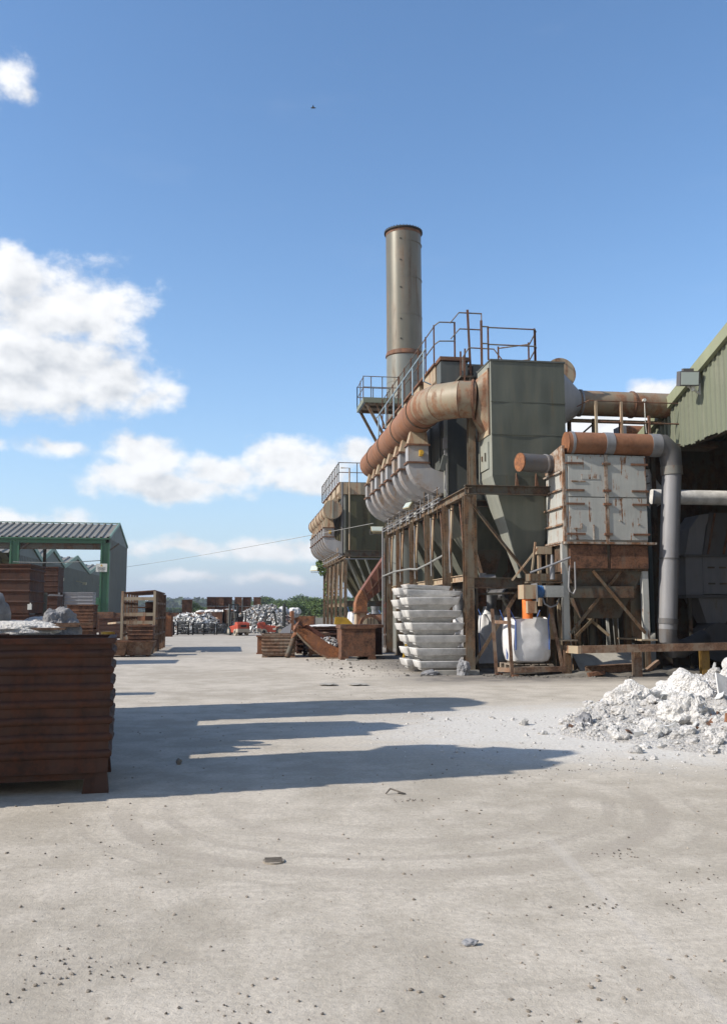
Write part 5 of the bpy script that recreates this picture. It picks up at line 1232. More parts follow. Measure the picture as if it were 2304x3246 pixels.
# ================================================================== RUSTY STILLAGE BOXES
def side_profile(h, n, rib, sharp=False):
    prof = [(0,.0),(0,.02)]; z0 = .02; zt = h*.90; pitch = (zt - z0)/(n)
    for k in range(n):
        zc = z0 + (k+1)*pitch
        prof += [(0,zc-rib*1.35),(rib*.8,zc-rib*.8),(rib,zc),(rib*.8,zc+rib*.6),(0,zc+rib*1.1)]
    prof += [(0,h)]
    return prof
def stillage_meshes(name, w_, d_, h_, n, rib, foot=.16, mat='rust_dark', mfoot=None, seg=1):
    prof = side_profile(h_-foot, n, rib); out = {}
    for key, (hw, hd) in {'f':(w_/2,d_/2),'s':(d_/2,w_/2)}.items():
        mb = MB(); A = []; Bv = []
        for o_, z in prof:
            A.append((-hw-o_, -hd-o_, z+foot)); Bv.append((hw+o_, -hd-o_, z+foot))
        k = len(prof); mb.v = []
        for q in range(seg+1):
            f = q/seg
            for a_, b_ in zip(A, Bv):
                x_ = a_[0]*(1-f)+b_[0]*f; dn = 0
                if seg > 1: dn = .022*mn.noise(Vector((x_*1.3, a_[2]*1.8, hw*9))) * math.sin(math.pi*f)**.5 + .006*mn.noise(Vector((x_*9, a_[2]*5, hw)))
                dz = .010*mn.noise(Vector((x_*2.2, round(a_[2]*6), 5))) * math.sin(math.pi*f) if seg > 1 else 0
                mb.v.append((x_, a_[1]-dn, a_[2]+dz))
        mb.f = [(q*k+i, (q+1)*k+i, (q+1)*k+i+1, q*k+i+1) for q in range(seg) for i in range(k-1)]
        o2 = len(mb.v); mb.add([(-hw+.02,-hd+.03,foot),(hw-.02,-hd+.03,foot),(hw-.02,-hd+.03,h_),(-hw+.02,-hd+.03,h_)], [(0,3,2,1)])
        mb.add([(-hw,-hd,h_),(hw,-hd,h_),(hw-.02,-hd+.03,h_),(-hw+.02,-hd+.03,h_)], [(0,1,2,3)])
        me = bpy.data.meshes.new('side_panel'); me.from_pydata(mb.v, [], mb.f); me.materials.append(M[mat])
        me.shade_smooth(); me.set_sharp_from_angle(angle=rad(50)); out[key] = me
    out['rim'] = MB().box(-w_/2-.03,w_/2+.03,-d_/2-.035,-d_/2+.04,h_-.035,h_+.02).box(-w_/2-.03,w_/2+.03,d_/2-.04,d_/2+.035,h_-.035,h_+.02).box(-w_/2-.035,-w_/2+.04,-d_/2+.04,d_/2-.04,h_-.035,h_+.02).box(w_/2-.04,w_/2+.035,-d_/2+.04,d_/2-.04,h_-.035,h_+.02).mesh('rim', M[mfoot or mat])
    out['floor'] = MB().box(-w_/2+.02,w_/2-.02,-d_/2+.02,d_/2-.02,foot,foot+.03).box(-w_/2+.1,w_/2-.1,-d_/2+.06,-d_/2+.12,foot-.07,foot).mesh('floor', M[mat])
    fw = min(.2, w_*.14)
    out['foot'] = MB().loft([[(-fw/2*1.25,-.08,0),(fw/2*1.25,-.08,0),(fw/2*1.25,.08,0),(-fw/2*1.25,.08,0)],[(-fw/2,-.07,foot+.01),(fw/2,-.07,foot+.01),(fw/2,.07,foot+.01),(-fw/2,.07,foot+.01)]]).mesh('foot', M[mat])
    out['dims'] = (w_, d_, h_, fw)
    return out
def stillage(S, label, loc, rz=0, group=None, cat='steel box', name='stillage_box'):
    t = thing(name, label, cat, loc, rz, group); w_, d_, h_, fw = S['dims']
    for k, key in enumerate(('f','s','f','s')):
        o = sub('side_panel', S[key], None, t); o.rotation_euler = (0,0,math.pi/2*k)
    sub('rim', S['rim'], None, t); sub('floor', S['floor'], None, t)
    for a in (-1,1):
        for b2 in (-1,1):
            o = sub('foot', S['foot'], None, t); o.location = (a*(w_/2-fw*.55), b2*(d_/2-.10), 0)
    return t
SA = stillage_meshes('a', 1.95, 1.35, 1.47, 7, .034, .20, 'rust_dark', seg=16)
SB = stillage_meshes('b', 1.5, 1.25, 1.30, 6, .028, .16, 'rust_dark')
SC_ = stillage_meshes('c', 1.25, 1.6, .86, 5, .035, .12, 'rust_box')
SD = stillage_meshes('d', 1.15, 1.1, .88, 4, .022, .10, 'rust_mid')
SE = stillage_meshes('e', 1.15, 1.1, .85, 4, .03, .10, 'galv')
SF = stillage_meshes('f', 2.3, 1.6, .74, 4, .03, .02, 'rust_dark')
near = stillage(SA, 'dark rusty ribbed steel box in the left foreground, its corner in view', (-2.25,9.61,0), rad(6.5), 'steel boxes in the left foreground')
gm = 'rust_mid'
# scrapes left of old chalk figures on the near box
o = sub('worn_paint', MB().add([(-.62,-.685,1.335),(-.55,-.685,1.33),(-.56,-.685,1.40),(-.6,-.685,1.41)],[(0,1,2,3)]).add([(-.38,-.685,1.33),(-.30,-.685,1.33),(-.31,-.685,1.40),(-.37,-.685,1.39)],[(0,1,2,3)]).add([(-.24,-.685,1.33),(-.21,-.685,1.33),(-.22,-.685,1.38)],[(0,1,2)]), 'concrete', near)
# boxes standing behind it (full of skulls and dross); their stack throws the low shadow
row = [(-3.62,11.51,'dark ribbed steel box directly behind the foreground box'),(-3.66,13.6,'second ribbed steel box behind the foreground box')]
for x, y, lb in row: stillage(SA, lb, (x,y,0), rad(0), 'steel boxes in the left foreground').scale = (1,1.6 if y < 12 else 1.28,1)
S_off = [(-4.15,9.22,3,'left stack outside the frame beside the foreground box'),(-4.25,12.35,0,'')]
def tower_of(x, y, n, w_mesh, lab, h_, ysc=1.0):
    for k in range(n): (lambda o_: setattr(o_, 'scale', (1, ysc, 1)))(stillage(w_mesh, lab + ', ' + ['lowest','second','third','fourth'][k] + ' up', (x,y,k*h_), 0, 'tall box stacks left of the view'))
tower_of(-4.25, 9.20, 3, SA, 'ribbed steel box in the tall stack left of the foreground box', 1.49, 1.28)
tower_of(-4.45, 12.42, 3, SB, 'ribbed steel box in the second tall stack left of the view', 1.34, 1.25)
tower_of(-5.45, 14.98, 4, SA, 'ribbed steel box in the third, highest stack left of the view', 1.49, 1.5)
# jagged and rounded loads on top of the stacks
def flakes(cx_, cy_, cz_, rx_, ry_, rz_, n, s, seed, mat_thick=.012, aspect=.5, surface=True, curl=.25):
    rs_ = np.random.RandomState(seed); mb = MB(); V = []; Fc = []
    for i in range(n):
        a = rs_.uniform(0, 2*math.pi); q = math.sqrt(rs_.uniform(0,1)); x = cx_+rx_*q*math.cos(a); y = cy_+ry_*q*math.sin(a)
        hh = rz_*max(0, 1-q**2.2)*(1+.25*mn.noise(Vector((x*.9,y*.9,seed))))
        z = cz_ + (hh*(rs_.uniform(.86,1.03) if surface else rs_.uniform(0,1)))
        u = rs_.normal(size=3); u /= np.linalg.norm(u); v = np.cross(u, rs_.normal(size=3)); v /= np.linalg.norm(v); w3 = np.cross(u, v)
        L = s*rs_.uniform(.5,1.5); Wd = L*rs_.uniform(.25,1)*aspect*2; c = np.array((x,y,z)); cu = rs_.uniform(-curl,curl)*L*2
        pts = [c-u*L-v*Wd, c+u*L-v*Wd*.8, c+u*L*.9+v*Wd, c-u*L*.8+v*Wd, c-v*Wd*1.1+w3*cu, c+v*Wd*1.05+w3*cu]
        o = len(V); V += [tuple(p) for p in pts]; V += [tuple(p + w3*mat_thick) for p in pts]
        for (p_, q_, r_, s_) in ((0,4,5,3),(4,1,2,5)):
            Fc += [(o+p_,o+q_,o+r_,o+s_),(o+6+s_,o+6+r_,o+6+q_,o+6+p_)]
        for (p_, q_) in ((0,4),(4,1),(1,2),(2,5),(5,3),(3,0)): Fc.append((o+q_,o+p_,o+6+p_,o+6+q_))
    mb.v = V; mb.f = Fc; return mb
def mound(cx_, cy_, rx_, ry_, h_, seed, n=40, amp=.25, fr=1.2, z0=0.0):
    mb = MB(); rings = []
    for j in range(n//2+1):
        q = j/(n//2); ring = []
        for i in range(n):
            a = 2*math.pi*i/n; x = cx_+rx_*q*math.cos(a); y = cy_+ry_*q*math.sin(a)
            z = z0 + h_*max(0,1-q**2)*(1+amp*mn.fractal(Vector((x*fr,y*fr,seed)),1.0,2.0,5)) - (.05 if q == 1 else 0)
            ring.append((x,y,z))
        rings.append(ring)
    return mb.loft(rings[::-1], cap=False)
def heap(name, label, cat, args, mb, mat, base=None, bmat=None):
    o = single(name, mb, mat, label, cat, kind='stuff'); return o
heap('scrap_load','sheets of scrap sticking up from the tallest stack beside the foreground box','scrap',None, flakes(-4.0,9.3,4.35,.8,.9,1.0,130,.24,71), 'scrap_sheet')
heap('scrap_load','sheets of scrap sticking up from the second stack left of the view','scrap',None, flakes(-4.2,12.45,3.9,.7,.6,.6,80,.22,72), 'scrap_sheet')
b_ = thing('bulk_bag','rounded white bulk bag on top of the highest stack left of the view','bulk bag',(-5.15,15.3,6.05)); sub('bag_body', bag_mesh(1.3,1.7,.6,9.1), 'bag', b_, True)
# loads showing over the foreground box
single('dross_skull', rock(12,.20,5,.34,(1.15,1.1,1.35)), 'dross_grey', 'big grey cone-shaped dross skull on the box behind the foreground box', 'dross skull', loc=(-2.20,11.7,1.50))
single('dross_skull', rock(15,.2,4,.2,(1.5,1.2,.7)), 'dross', 'pale rounded dross skull left of the big grey one', 'dross skull', loc=(-2.52,12.0,1.52))
single('dross_slab', rock(18,.38,4,.15,(1.6,1.0,.28)), 'dross', 'flat white dross slab lying on the box behind the foreground box', 'dross slab', loc=(-2.72,11.25,1.53))
single('dross_skull', rock(21,.22,3,.3,(.6,.6,1.4)), 'dross_grey', 'thin grey jagged dross piece standing at the left edge', 'dross skull', loc=(-2.85,11.3,1.62))
for k, (y, z) in enumerate(((11.15,1.53),(11.35,1.56),(11.6,1.58))):
    single('steel_strip', MB().box(-1.3,1.1,-.05,.05,0,.025), 'rust_box' , 'long flat steel strip resting on the box rims behind the foreground box, %s of three' % ['nearest','middle','farthest'][k], 'steel strip', loc=(-3.1+.12*k,y-.1,z), rz=rad(-2+2*k))
# unseen narrow bins farther back on the left, added to cast the thin shadow strip
tower_of(-6.05, 18.95, 2, stillage_meshes('n', 1.0, .5, 1.35, 5, .02, .1, 'rust_dark'), 'narrow bin added left of the view to cast a thin shadow', 1.36)

# left background stacks
big = stillage_meshes('big', 4.2, 2.2, 1.62, 4, .035, .04, 'rust_dark')
for k in range(2): stillage(big, 'large dark ribbed steel container at the left edge, %s of two' % ['lower','upper'][k], (-8.72,31,k*1.64), 0, 'large dark containers at the left edge')
SG = stillage_meshes('g', 1.6, 1.5, .95, 4, .02, .08, 'rust_dark')
for k in range(3): stillage(SG, 'dark steel bin behind the large containers, %s' % ['lowest','middle','topmost'][k], (-7.80,39.5,k*1.23), 0, 'dark bins behind the large containers').scale = (.42,.8,1.2)
for i, (x, y) in enumerate(((-8.85,46.2),(-8.12,46.4))):
    for k in range(3):
        if i < 3: stillage(SE if k == 2 else SD, 'small ribbed box, %s of the %s stack beside the green column' % (['lowest','middle','grey topmost'][k], ['left','middle'][i]), (x*1.0+(-.02),y,k*.90+.02), 0, 'small boxes stacked beside the green shed column').scale = (.60,.8,1)
for k in range(3): stillage(SE if k == 2 else SD, 'small ribbed box, %s of the right stack beside the green column' % ['lowest','middle','light-edged topmost'][k], (-7.34,45.6,k*.90+.02), 0, 'small boxes stacked beside the green shed column').scale = (.62,.8,1)
SH = stillage_meshes('h', 1.25, 1.2, 1.06, 6, .018, .1, 'rust_mid')
for k in range(2): stillage(SH, 'brown finely ribbed box in front of the small grey boxes, %s' % ['lower','upper'][k], (-6.13,37.2,k*1.0), 0, 'finely ribbed boxes by the green column').scale = (.80,.9,.94)
single('leaning_sheet', MB().box(-.16,.16,-.02,.02,0,2.4), 'clad_grey', 'greenish steel sheet standing beside the large dark containers', 'sheet', loc=(-6.72,32.4,0))
single('white_jerrycan', MB().box(-.06,.06,-.05,.05,0,.18).cyl((.02,0,.18),(.02,0,.22),.02,n=8), 'white', 'small white container hanging on the large dark containers', 'container', loc=(-6.56,29.8,1.80))
# ---- storage rack with trough skips
t = thing('storage_rack', 'pale rusty steel storage rack with open shelves beside the shed end', 'rack', (-4.1,41,0), world=True)
ry0, ry1, rx0, rx1 = 38.6, 44.2, -4.75, -3.42
part('top_deck', MB().loft([[(rx0,ry0,2.50),(rx1,ry0,2.60),(rx1,ry1,2.58),(rx0,ry1,2.50)],[(rx0,ry0,2.55),(rx1,ry0,2.65),(rx1,ry1,2.63),(rx0,ry1,2.55)]]), 'rust_mid', t)
for x in (rx0, rx1):
    part('post', MB().bar((x,ry0,0),(x,ry0,2.6),.10,.10), 'tan', t)
    for k in range(1,6): part('post', MB().bar((x,ry0+k*(ry1-ry0)/5,0),(x,ry0+k*(ry1-ry0)/5,2.55),.10,.10), 'rust_box', t)
for z in (.62,1.28,1.62,2.28):
    part('shelf_beam', MB().bar((rx0+.05,ry0,z),(rx1-.05,ry0,z),.08,.14), 'tan', t)
for z in (.75,1.45,2.1):
    part('side_rail', MB().bar((rx1,ry0,z),(rx1,ry1,z),.06,.10).bar((rx0,ry0,z),(rx0,ry1,z),.06,.10), 'rust_box', t)
for z in (1.22,): part('shelf', MB().box(rx0+.05,rx1-.05,ry0+.1,ry1,z,z+.04), 'rust_mid', t)
part('shelf', MB().box(rx0+.05,rx1-.05,ry0+1.5,ry1,1.9,1.94), 'rust_mid', t)
part('back_sheet', MB().box(rx0+.4,rx1-.05,ry1-.05,ry1,1.3,2.2), 'rust_dark', t)
t = thing('end_rail', 'thin pale rail joining the shed wall and the storage rack', 'rail', (-6,47,1.2), world=True)
part('rail_bar', MB().bar((-5.9,43,1.18),(-4.8,39.2,1.28),.06,.08), 'tan', t)
def skip(label, loc, w_, d_, h_, group):
    t = thing('trough_skip', label, 'skip', loc, 0, group)
    o_ = [(-w_*.38,-d_*.36,.06),(w_*.38,-d_*.36,.06),(w_*.38,d_*.36,.06),(-w_*.38,d_*.36,.06)]
    T_ = [(-w_/2,-d_/2,h_),(w_/2,-d_/2,h_),(w_/2,d_/2,h_),(-w_/2,d_/2,h_)]
    I_ = [(x*.94,y*.94,z) for x,y,z in T_]; J_ = [(x*.92,y*.92,.12) for x,y,z in o_]
    sub('trough', MB().loft([o_,T_,I_,J_]), 'rust_box', t)
    sub('rim', MB().box(-w_/2-.03,w_/2+.03,-d_/2-.03,-d_/2+.02,h_-.03,h_+.03).box(-w_/2-.03,w_/2+.03,d_/2-.02,d_/2+.03,h_-.03,h_+.03), 'rust_mid', t)
    sub('skid', MB().box(-w_*.3,-w_*.22,-d_*.34,d_*.34,0,.06).box(w_*.22,w_*.3,-d_*.34,d_*.34,0,.06), 'rust_dark', t); return t
skip('rusty tapered trough skip left of the storage rack foot', (-4.55,35.7,0), .95,1.4,.60, 'rusty trough skips at the rack')
skip('rusty tapered trough skip in front of the storage rack', (-3.68,35.9,0), 1.15,1.4,.60, 'rusty trough skips at the rack')
stillage(stillage_meshes('i', .95, .9, .55, 3, .02, .04, 'rust_mid'), 'small ribbed box on the skip in front of the storage rack', (-3.72,36.6,.62))
stillage(SG, 'added dark bin standing in for the shaded shed wall foot beside the storage rack', (-7.95,60,0)).scale = (.95,1,1.35)  # bin added to keep this spot as dark as the shaded wall foot
single('yellow_can', MB().cyl((0,0,0),(0,0,.5),.3,n=14), 'yellow', 'dull yellow drum at the foot of the green column', 'drum', loc=(-5.55,40.4,0.35))

# ================================================================== MIDDLE GROUND, RIGHT OF THE LANE
stillage(SC_, 'weathered ribbed steel box at the edge of the lane, left of the scrapped duct', (1.68,34.9,0), rad(-3), 'weathered boxes along the lane')
stillage(SC_, 'weathered ribbed box on tall feet behind the scrapped curved chute', (3.15,34.9,.05), rad(4), 'weathered boxes along the lane').scale = (.62,.8,1.0)
stillage(stillage_meshes('j', 2.6, 1.2, 1.05, 4, .035, .14, 'rust_dark'), 'dark ribbed steel box behind the scrapped curved chute', (3.75,36.6,.05), 0, 'weathered boxes along the lane')
t = thing('steel_bin', 'plain dark rusty steel bin with a heavy rim, left of the near filter leg', 'steel bin', (4.42,32.8,0))
sub('bin_body', MB().box(-.62,.62,-.72,.72,.12,1.14), 'rust_mid', t); sub('rim', MB().box(-.66,.66,-.76,.76,1.12,1.25), 'rust_mid', t)
sub('contents', MB().box(-.58,.58,-.68,.68,1.25,1.26), 'rust_dark', t)
for a in (-.5,.5): sub('skid', MB().box(a-.14,a+.14,-.72,.72,0,.12), 'rust_mid', t)
t = thing('steel_bin', 'second dark rusty steel bin behind the plain one, against the filter leg', 'steel bin', (5.05,34.2,0))
sub('bin_body', MB().box(-.5,.5,-.6,.6,.1,1.15), 'rust_dark', t); sub('rim', MB().box(-.54,.54,-.64,.64,1.13,1.24), 'rust_mid', t)
single('white_sheet', rock(31,.4,4,.4,(1.6,1.0,.14)), 'bag', 'crumpled white plastic sheet on the dark box', 'plastic sheet', loc=(3.6,36.6,1.14))
t = thing('yellow_guard', 'yellow steel guard plate leaning beside the fan casing', 'guard', (4.7,38.5,1.15))
sub('guard_plate', MB().loft([[(-.5,0,-.2),(.6,0,-.2),(.1,0,.32),(-.4,0,.36)],[(-.5,.1,-.2),(.6,.1,-.2),(.1,.1,.32),(-.4,.1,.36)]]), 'yellow', t)
sub('guard_leg', MB().box(-.45,-.38,.02,.08,-1.15,-.2).box(.4,.47,.02,.08,-1.15,-.2), 'rust_mid', t)
single('yellow_post', MB().bar((0,0,0),(.28,0,1.25),.07,.07), 'yellow', 'thin slanting yellow post behind the near filter leg', 'post', loc=(5.75,30.5,0))
# scrapped duct elbow leaning on the box: curved half-pipe chute
top_ = [(2.30,1.12),(2.62,1.10),(3.00,.86),(3.40,.58),(3.72,.42),(4.02,.34)]
bot_ = [(2.24,.95),(2.50,.66),(2.80,.38),(3.12,.16),(3.45,.03),(4.02,.0)]
t = thing('scrapped_chute', 'curved rusty scrapped duct trough leaning between the boxes, filled with silver dross', 'chute', (0,33.0,0))
def cplate(ts, bs, y, dy=.03):
    return MB().loft([[(a_[0],y,a_[1]),(b_[0],y,b_[1]),(b_[0],y+dy,b_[1]),(a_[0],y+dy,a_[1])] for a_, b_ in zip(ts, bs)])
sub('front_side', cplate(top_, bot_, 0), 'rust_orange', t, True)
sub('back_side', cplate([(x+.16,z+.12) for x,z in top_], [(x+.1,z+.05) for x,z in bot_], .95), 'rust_red', t, True)
sub('curved_bottom', MB().loft([[(x,.0,z-.012),(x+.1,.95,z+.045),(x+.1,.95,z+.07),(x,.0,z+.012)] for x,z in bot_]), 'rust_orange', t, True)
sub('edge_lip', MB().loft([[(x-.02,-.04,z-.03),(x-.02,.0,z-.03),(x+.01,.0,z+.03),(x+.01,-.04,z+.03)] for x,z in bot_]), 'duct_pale', t, True)
sub('end_flange', MB().bar((2.26,-.06,1.16),(2.40,1.0,1.22),.10,.10), 'rust_mid', t)
sub('torn_flap', MB().loft([[(2.2,.1,.95),(2.45,.1,1.15),(2.5,.5,1.3),(2.25,.5,1.1)],[(2.12,.08,1.02),(2.3,.1,1.3),(2.36,.4,1.4),(2.14,.45,1.2)]]), 'rust_orange', t)
heap('dross_fill','silver crumbled dross lying in the curved chute','dross',None, flakes(3.45,33.45,.40,.55,.38,.32,260,.065,33), 'scrap')
t = thing('duct_offcut', 'orange rusty duct collar propped on a dark leaning pipe, on the weathered box', 'pipe', (2.1,34.0,0))
sub('leaning_pipe', MB().tube([(-.16,-.2,.02),(.20,.1,.95)], .105, 18), 'frame_dark', t, True)
sub('collar', MB().loft([[(.12+.17*math.cos(a)+.03,.1+.2*math.sin(a),.82+.10*math.cos(a)) for a in [2*math.pi*k/20 for k in range(20)]],[(.36+.25*math.cos(a),.1+.28*math.sin(a),1.12+.14*math.cos(a)) for a in [2*math.pi*k/20 for k in range(20)]]]), 'rust_orange', t, True)
single('silver_offcut', MB().loft([[(-.3,0,0),(.2,0,.1),(.25,.1,.5),(-.1,.1,.3)],[(-.3,.05,0),(.2,.05,.1),(.25,.15,.5),(-.1,.15,.3)]]), 'galv', 'pale bent sheet offcut behind the weathered box', 'sheet', loc=(2.0,36.2,.75))
single('trestle', MB().bar((0,0,0),(0,0,.7),.12,.12).bar((-.3,0,.7),(.3,0,.7),.12,.1), 'rust_mid', 'short rusty trestle post between the weathered boxes', 'trestle', loc=(2.72,35.4,0))
single('flat_slab', MB().box(-.2,.2,-.12,.12,0,.06), 'concrete', 'small flat slab on the ground in front of the plain steel bin', 'slab', loc=(4.1,31.6,0))
single('orange_stand', MB().box(-.12,.12,-.12,.12,.05,.70).box(-.17,.17,-.17,.17,.7,.75).box(-.16,.16,-.16,.16,0,.05), 'rust_orange', 'short orange-brown pedestal just behind the weathered box', 'pedestal', loc=(1.02,37.0,0))
for k in range(3):
    single('grey_trough', MB().loft([[(-.35,-.3,0),(.35,-.3,0),(.35,.3,0),(-.35,.3,0)],[(-.5,-.4,.3),(.5,-.4,.3),(.5,.4,.3),(-.5,.4,.3)]]), 'mould', 'grey trough lying behind the trestle, %s of three' % ['lowest','middle','topmost'][k], 'trough', group='grey troughs behind the trestle', loc=(3.1,38.2,.1+.36*k))
# brick-coloured low wall and sheds far right background
single('low_block_wall', MB().box(-4,4,-.15,.15,0,1.1), 'concrete', 'low pale block wall beyond the yard, left of the far filter legs', 'wall', loc=(9.5,92,0))

# ================================================================== FAR SCRAP BAYS
def bay_wall(x0_, x1_, y, h_, lab, grp='rusty steel bay walls at the far end'):
    t = thing('bay_wall', lab, 'wall', ((x0_+x1_)/2, y, 0), 0, grp)
    n = max(1,int((x1_-x0_)/1.5)); w_ = (x1_-x0_)/n
    for k in range(n): sub('steel_plate', MB().box(-(x1_-x0_)/2+k*w_+.02,-(x1_-x0_)/2+(k+1)*w_-.02,-.04,.04,0,h_+.04*math.sin(k*2.1)), 'rust_mid' if k % 3 else 'rust_orange', t)
    for k in range(n+1): sub('stanchion', MB().box(-(x1_-x0_)/2+k*w_-.06,-(x1_-x0_)/2+k*w_+.06,-.16,-.045,0,h_+.02), 'rust_dark', t)
    return t
bay_wall(-13.0,-1.0,76,1.66,'rusty plate wall behind the sheet scrap heap')
bay_wall(-1.0,-.2,76,1.9,'short rusty plate wall between the two scrap heaps')
bay_wall(.2,7.2,82,1.3,'rusty plate wall behind the shredded scrap heap')
t = bay_wall(-4.9,-4.35,63,1.45,'narrow rusty plate beside the storage rack')
single('bay_end_plate', MB().box(-.06,.06,-1.4,1.4,0,1.75).box(-.12,.12,-1.5,-1.35,0,1.78), 'rust_orange', 'orange rusty plate at the right end of the shredded heap', 'wall', loc=(4.45,72,0))
single('bay_end_plate', MB().box(-.08,.08,-2.5,2.5,0,1.7), 'rust_mid', 'rusty end plate between the sheet scrap and the left forklift', 'wall', loc=(-1.15,73.5,0))
single('timber_post', MB().box(-.06,.06,-.06,.06,0,1.9), 'wood', 'pale post standing left of the left forklift', 'post', loc=(-.62,69.5,0))
heap('sheet_scrap_heap','heap of silver sheet aluminium scrap against the rusty wall','scrap heap',None, flakes(-3.3,71.8,0,3.0,2.2,1.45,2600,.17,41,.015,.55), 'scrap_sheet')
heap('scrap_fines','silver scrap along the foot of the wall at the left of the bay','scrap heap',None, flakes(-5.6,73.2,0,1.6,1.6,.8,500,.16,42,.015,.5), 'scrap_sheet')
heap('shredded_scrap_heap','large heap of grey shredded aluminium behind the forklifts','scrap heap',None, flakes(2.3,74.5,0,3.2,3.2,2.15,5200,.085,43,.02,.6), 'scrap')
heap('shredded_scrap_heap','second mound of shredded aluminium right of the forklifts','scrap heap',None, flakes(3.6,72.2,0,1.7,2.0,1.55,1800,.085,44,.02,.6), 'scrap')
heap('shredded_core','core of the shredded heap','scrap heap',None, mound(2.3,74.5,3.1,3.1,2.0,4,40,.2,.8), 'scrap') if False else None
for nm_, a_ in (('heap_core',(2.3,74.5,3.1,3.1,1.95,4)),('heap_core',(-3.3,71.8,2.9,2.1,1.25,6)),('heap_core',(3.6,72.2,1.6,1.9,1.4,8))):
    o = single(nm_, mound(*a_, 40, .2, .8), 'dross_grey', 'grey inside of the %s' % ('shredded heap' if a_[5]==4 else 'sheet scrap heap' if a_[5]==6 else 'right shredded mound'), 'scrap heap', kind='stuff', smooth=True)
for k, (x, y, z, s_) in enumerate(((4.05,77,1.75,.38),(5.0,77,1.66,.44))):
    single('white_bag', rock(50+k,s_,4,.35,(1.2,1,.9)), 'bag', ['white sack showing over the shredded heap, beside the forklift mast','larger white sack at the right end of the shredded heap'][k], 'bag', loc=(x,y,z))
# dark basket crates in front of the sheet scrap
def basket():
    t = thing('wire_basket', 'black slatted basket crate in front of the sheet scrap, leftmost', 'crate', (-5.05,67.2,0), 0, 'black slatted crates in front of the scrap')
    for a in (-.5,.5):
        for b2 in (-.5,.5): sub('post', MB().box(a-.04,a+.04,b2-.04,b2+.04,0,.98), 'black', t)
    for k in range(8):
        z = .08+k*.12
        sub('slat', MB().box(-.55,.55,-.56,-.52,z,z+.075).box(-.55,.55,.52,.56,z,z+.075).box(-.56,-.52,-.52,.52,z,z+.075).box(.52,.56,-.52,.52,z,z+.075), 'black', t)
    return t
bk = basket()
for k, (x, lb) in enumerate(((-3.85,'second from the left'),(-2.75,'middle, half hidden by scrap'),(-1.95,'fourth from the left'),(-1.0,'rightmost'))):
    dup(bk, (x, 67.3+.15*k, 0), 0, 'black slatted basket crate in front of the sheet scrap, ' + lb, scale=(.8,.8,.85 if k else 1))
# boxes stacked behind
SK = stillage_meshes('k', 1.0, 1.0, .86, 5, .015, .07, 'rust_mid'); SL = stillage_meshes('l', 1.0, 1.0, .86, 4, .012, .07, 'rust_dark')
xs = [(660,.92),(703,.92),(708+22,.92),(757,.78),(786,.92),(818,.78)]
Yb = 88
for i, px in enumerate((669,694+2,722,755,782,815)):
    a = azel(px, 1938)[0]; x = math.tan(a)*Yb
    for k in range(3):
        st = stillage(SK if (i+k) % 2 else SL, 'rusty box, %s of the %s column in the far stacks behind the heaps' % (['lowest','middle','topmost'][k], ['first','second','third','fourth','fifth','sixth'][i]), (x, Yb + .1*i, .42+k*.92), 0, 'rusty boxes stacked behind the scrap heaps')
        st.scale = ((.80 if i not in (3,5) else .70), 1, 1.0)
single('stacking_bench', MB().box(-4,4,-1.2,1.2,0,.42), 'concrete', 'low concrete plinth under the far box stacks', 'plinth', loc=(-.6,Yb,0))
a = azel(593, 1938)[0]; Yl = 88; stillage(stillage_meshes('m', .95, .9, 1.55, 9, .02, .3, 'rust_mid'), 'lone ribbed box with white bags on top, left of the far box stacks', (math.tan(a)*Yl, Yl, 1.3))
single('white_bag', rock(61,.3,3,.2,(1.3,1,.6)), 'bag', 'white bags heaped on the lone ribbed box', 'bag', loc=(math.tan(a)*Yl, Yl, 2.88))
single('stacking_bench', MB().box(-1,1,-1,1,0,1.3), 'concrete', 'plinth under the lone ribbed box', 'plinth', loc=(math.tan(a)*Yl,Yl,0))
for k, (x, y, s_) in enumerate(((-2.2,78,.35),(-1.5,78,.3),(-.6,78,.4),(-3.0,78,.25))):
    single('scrap_sheet', rock(70+k,s_,3,.4,(1.6,1,.5)), 'scrap_sheet', 'silver crumpled sheet lying on the bay wall, %s' % ['third from the left','fourth from the left','rightmost','leftmost'][k], 'scrap', loc=(x,y,1.72))

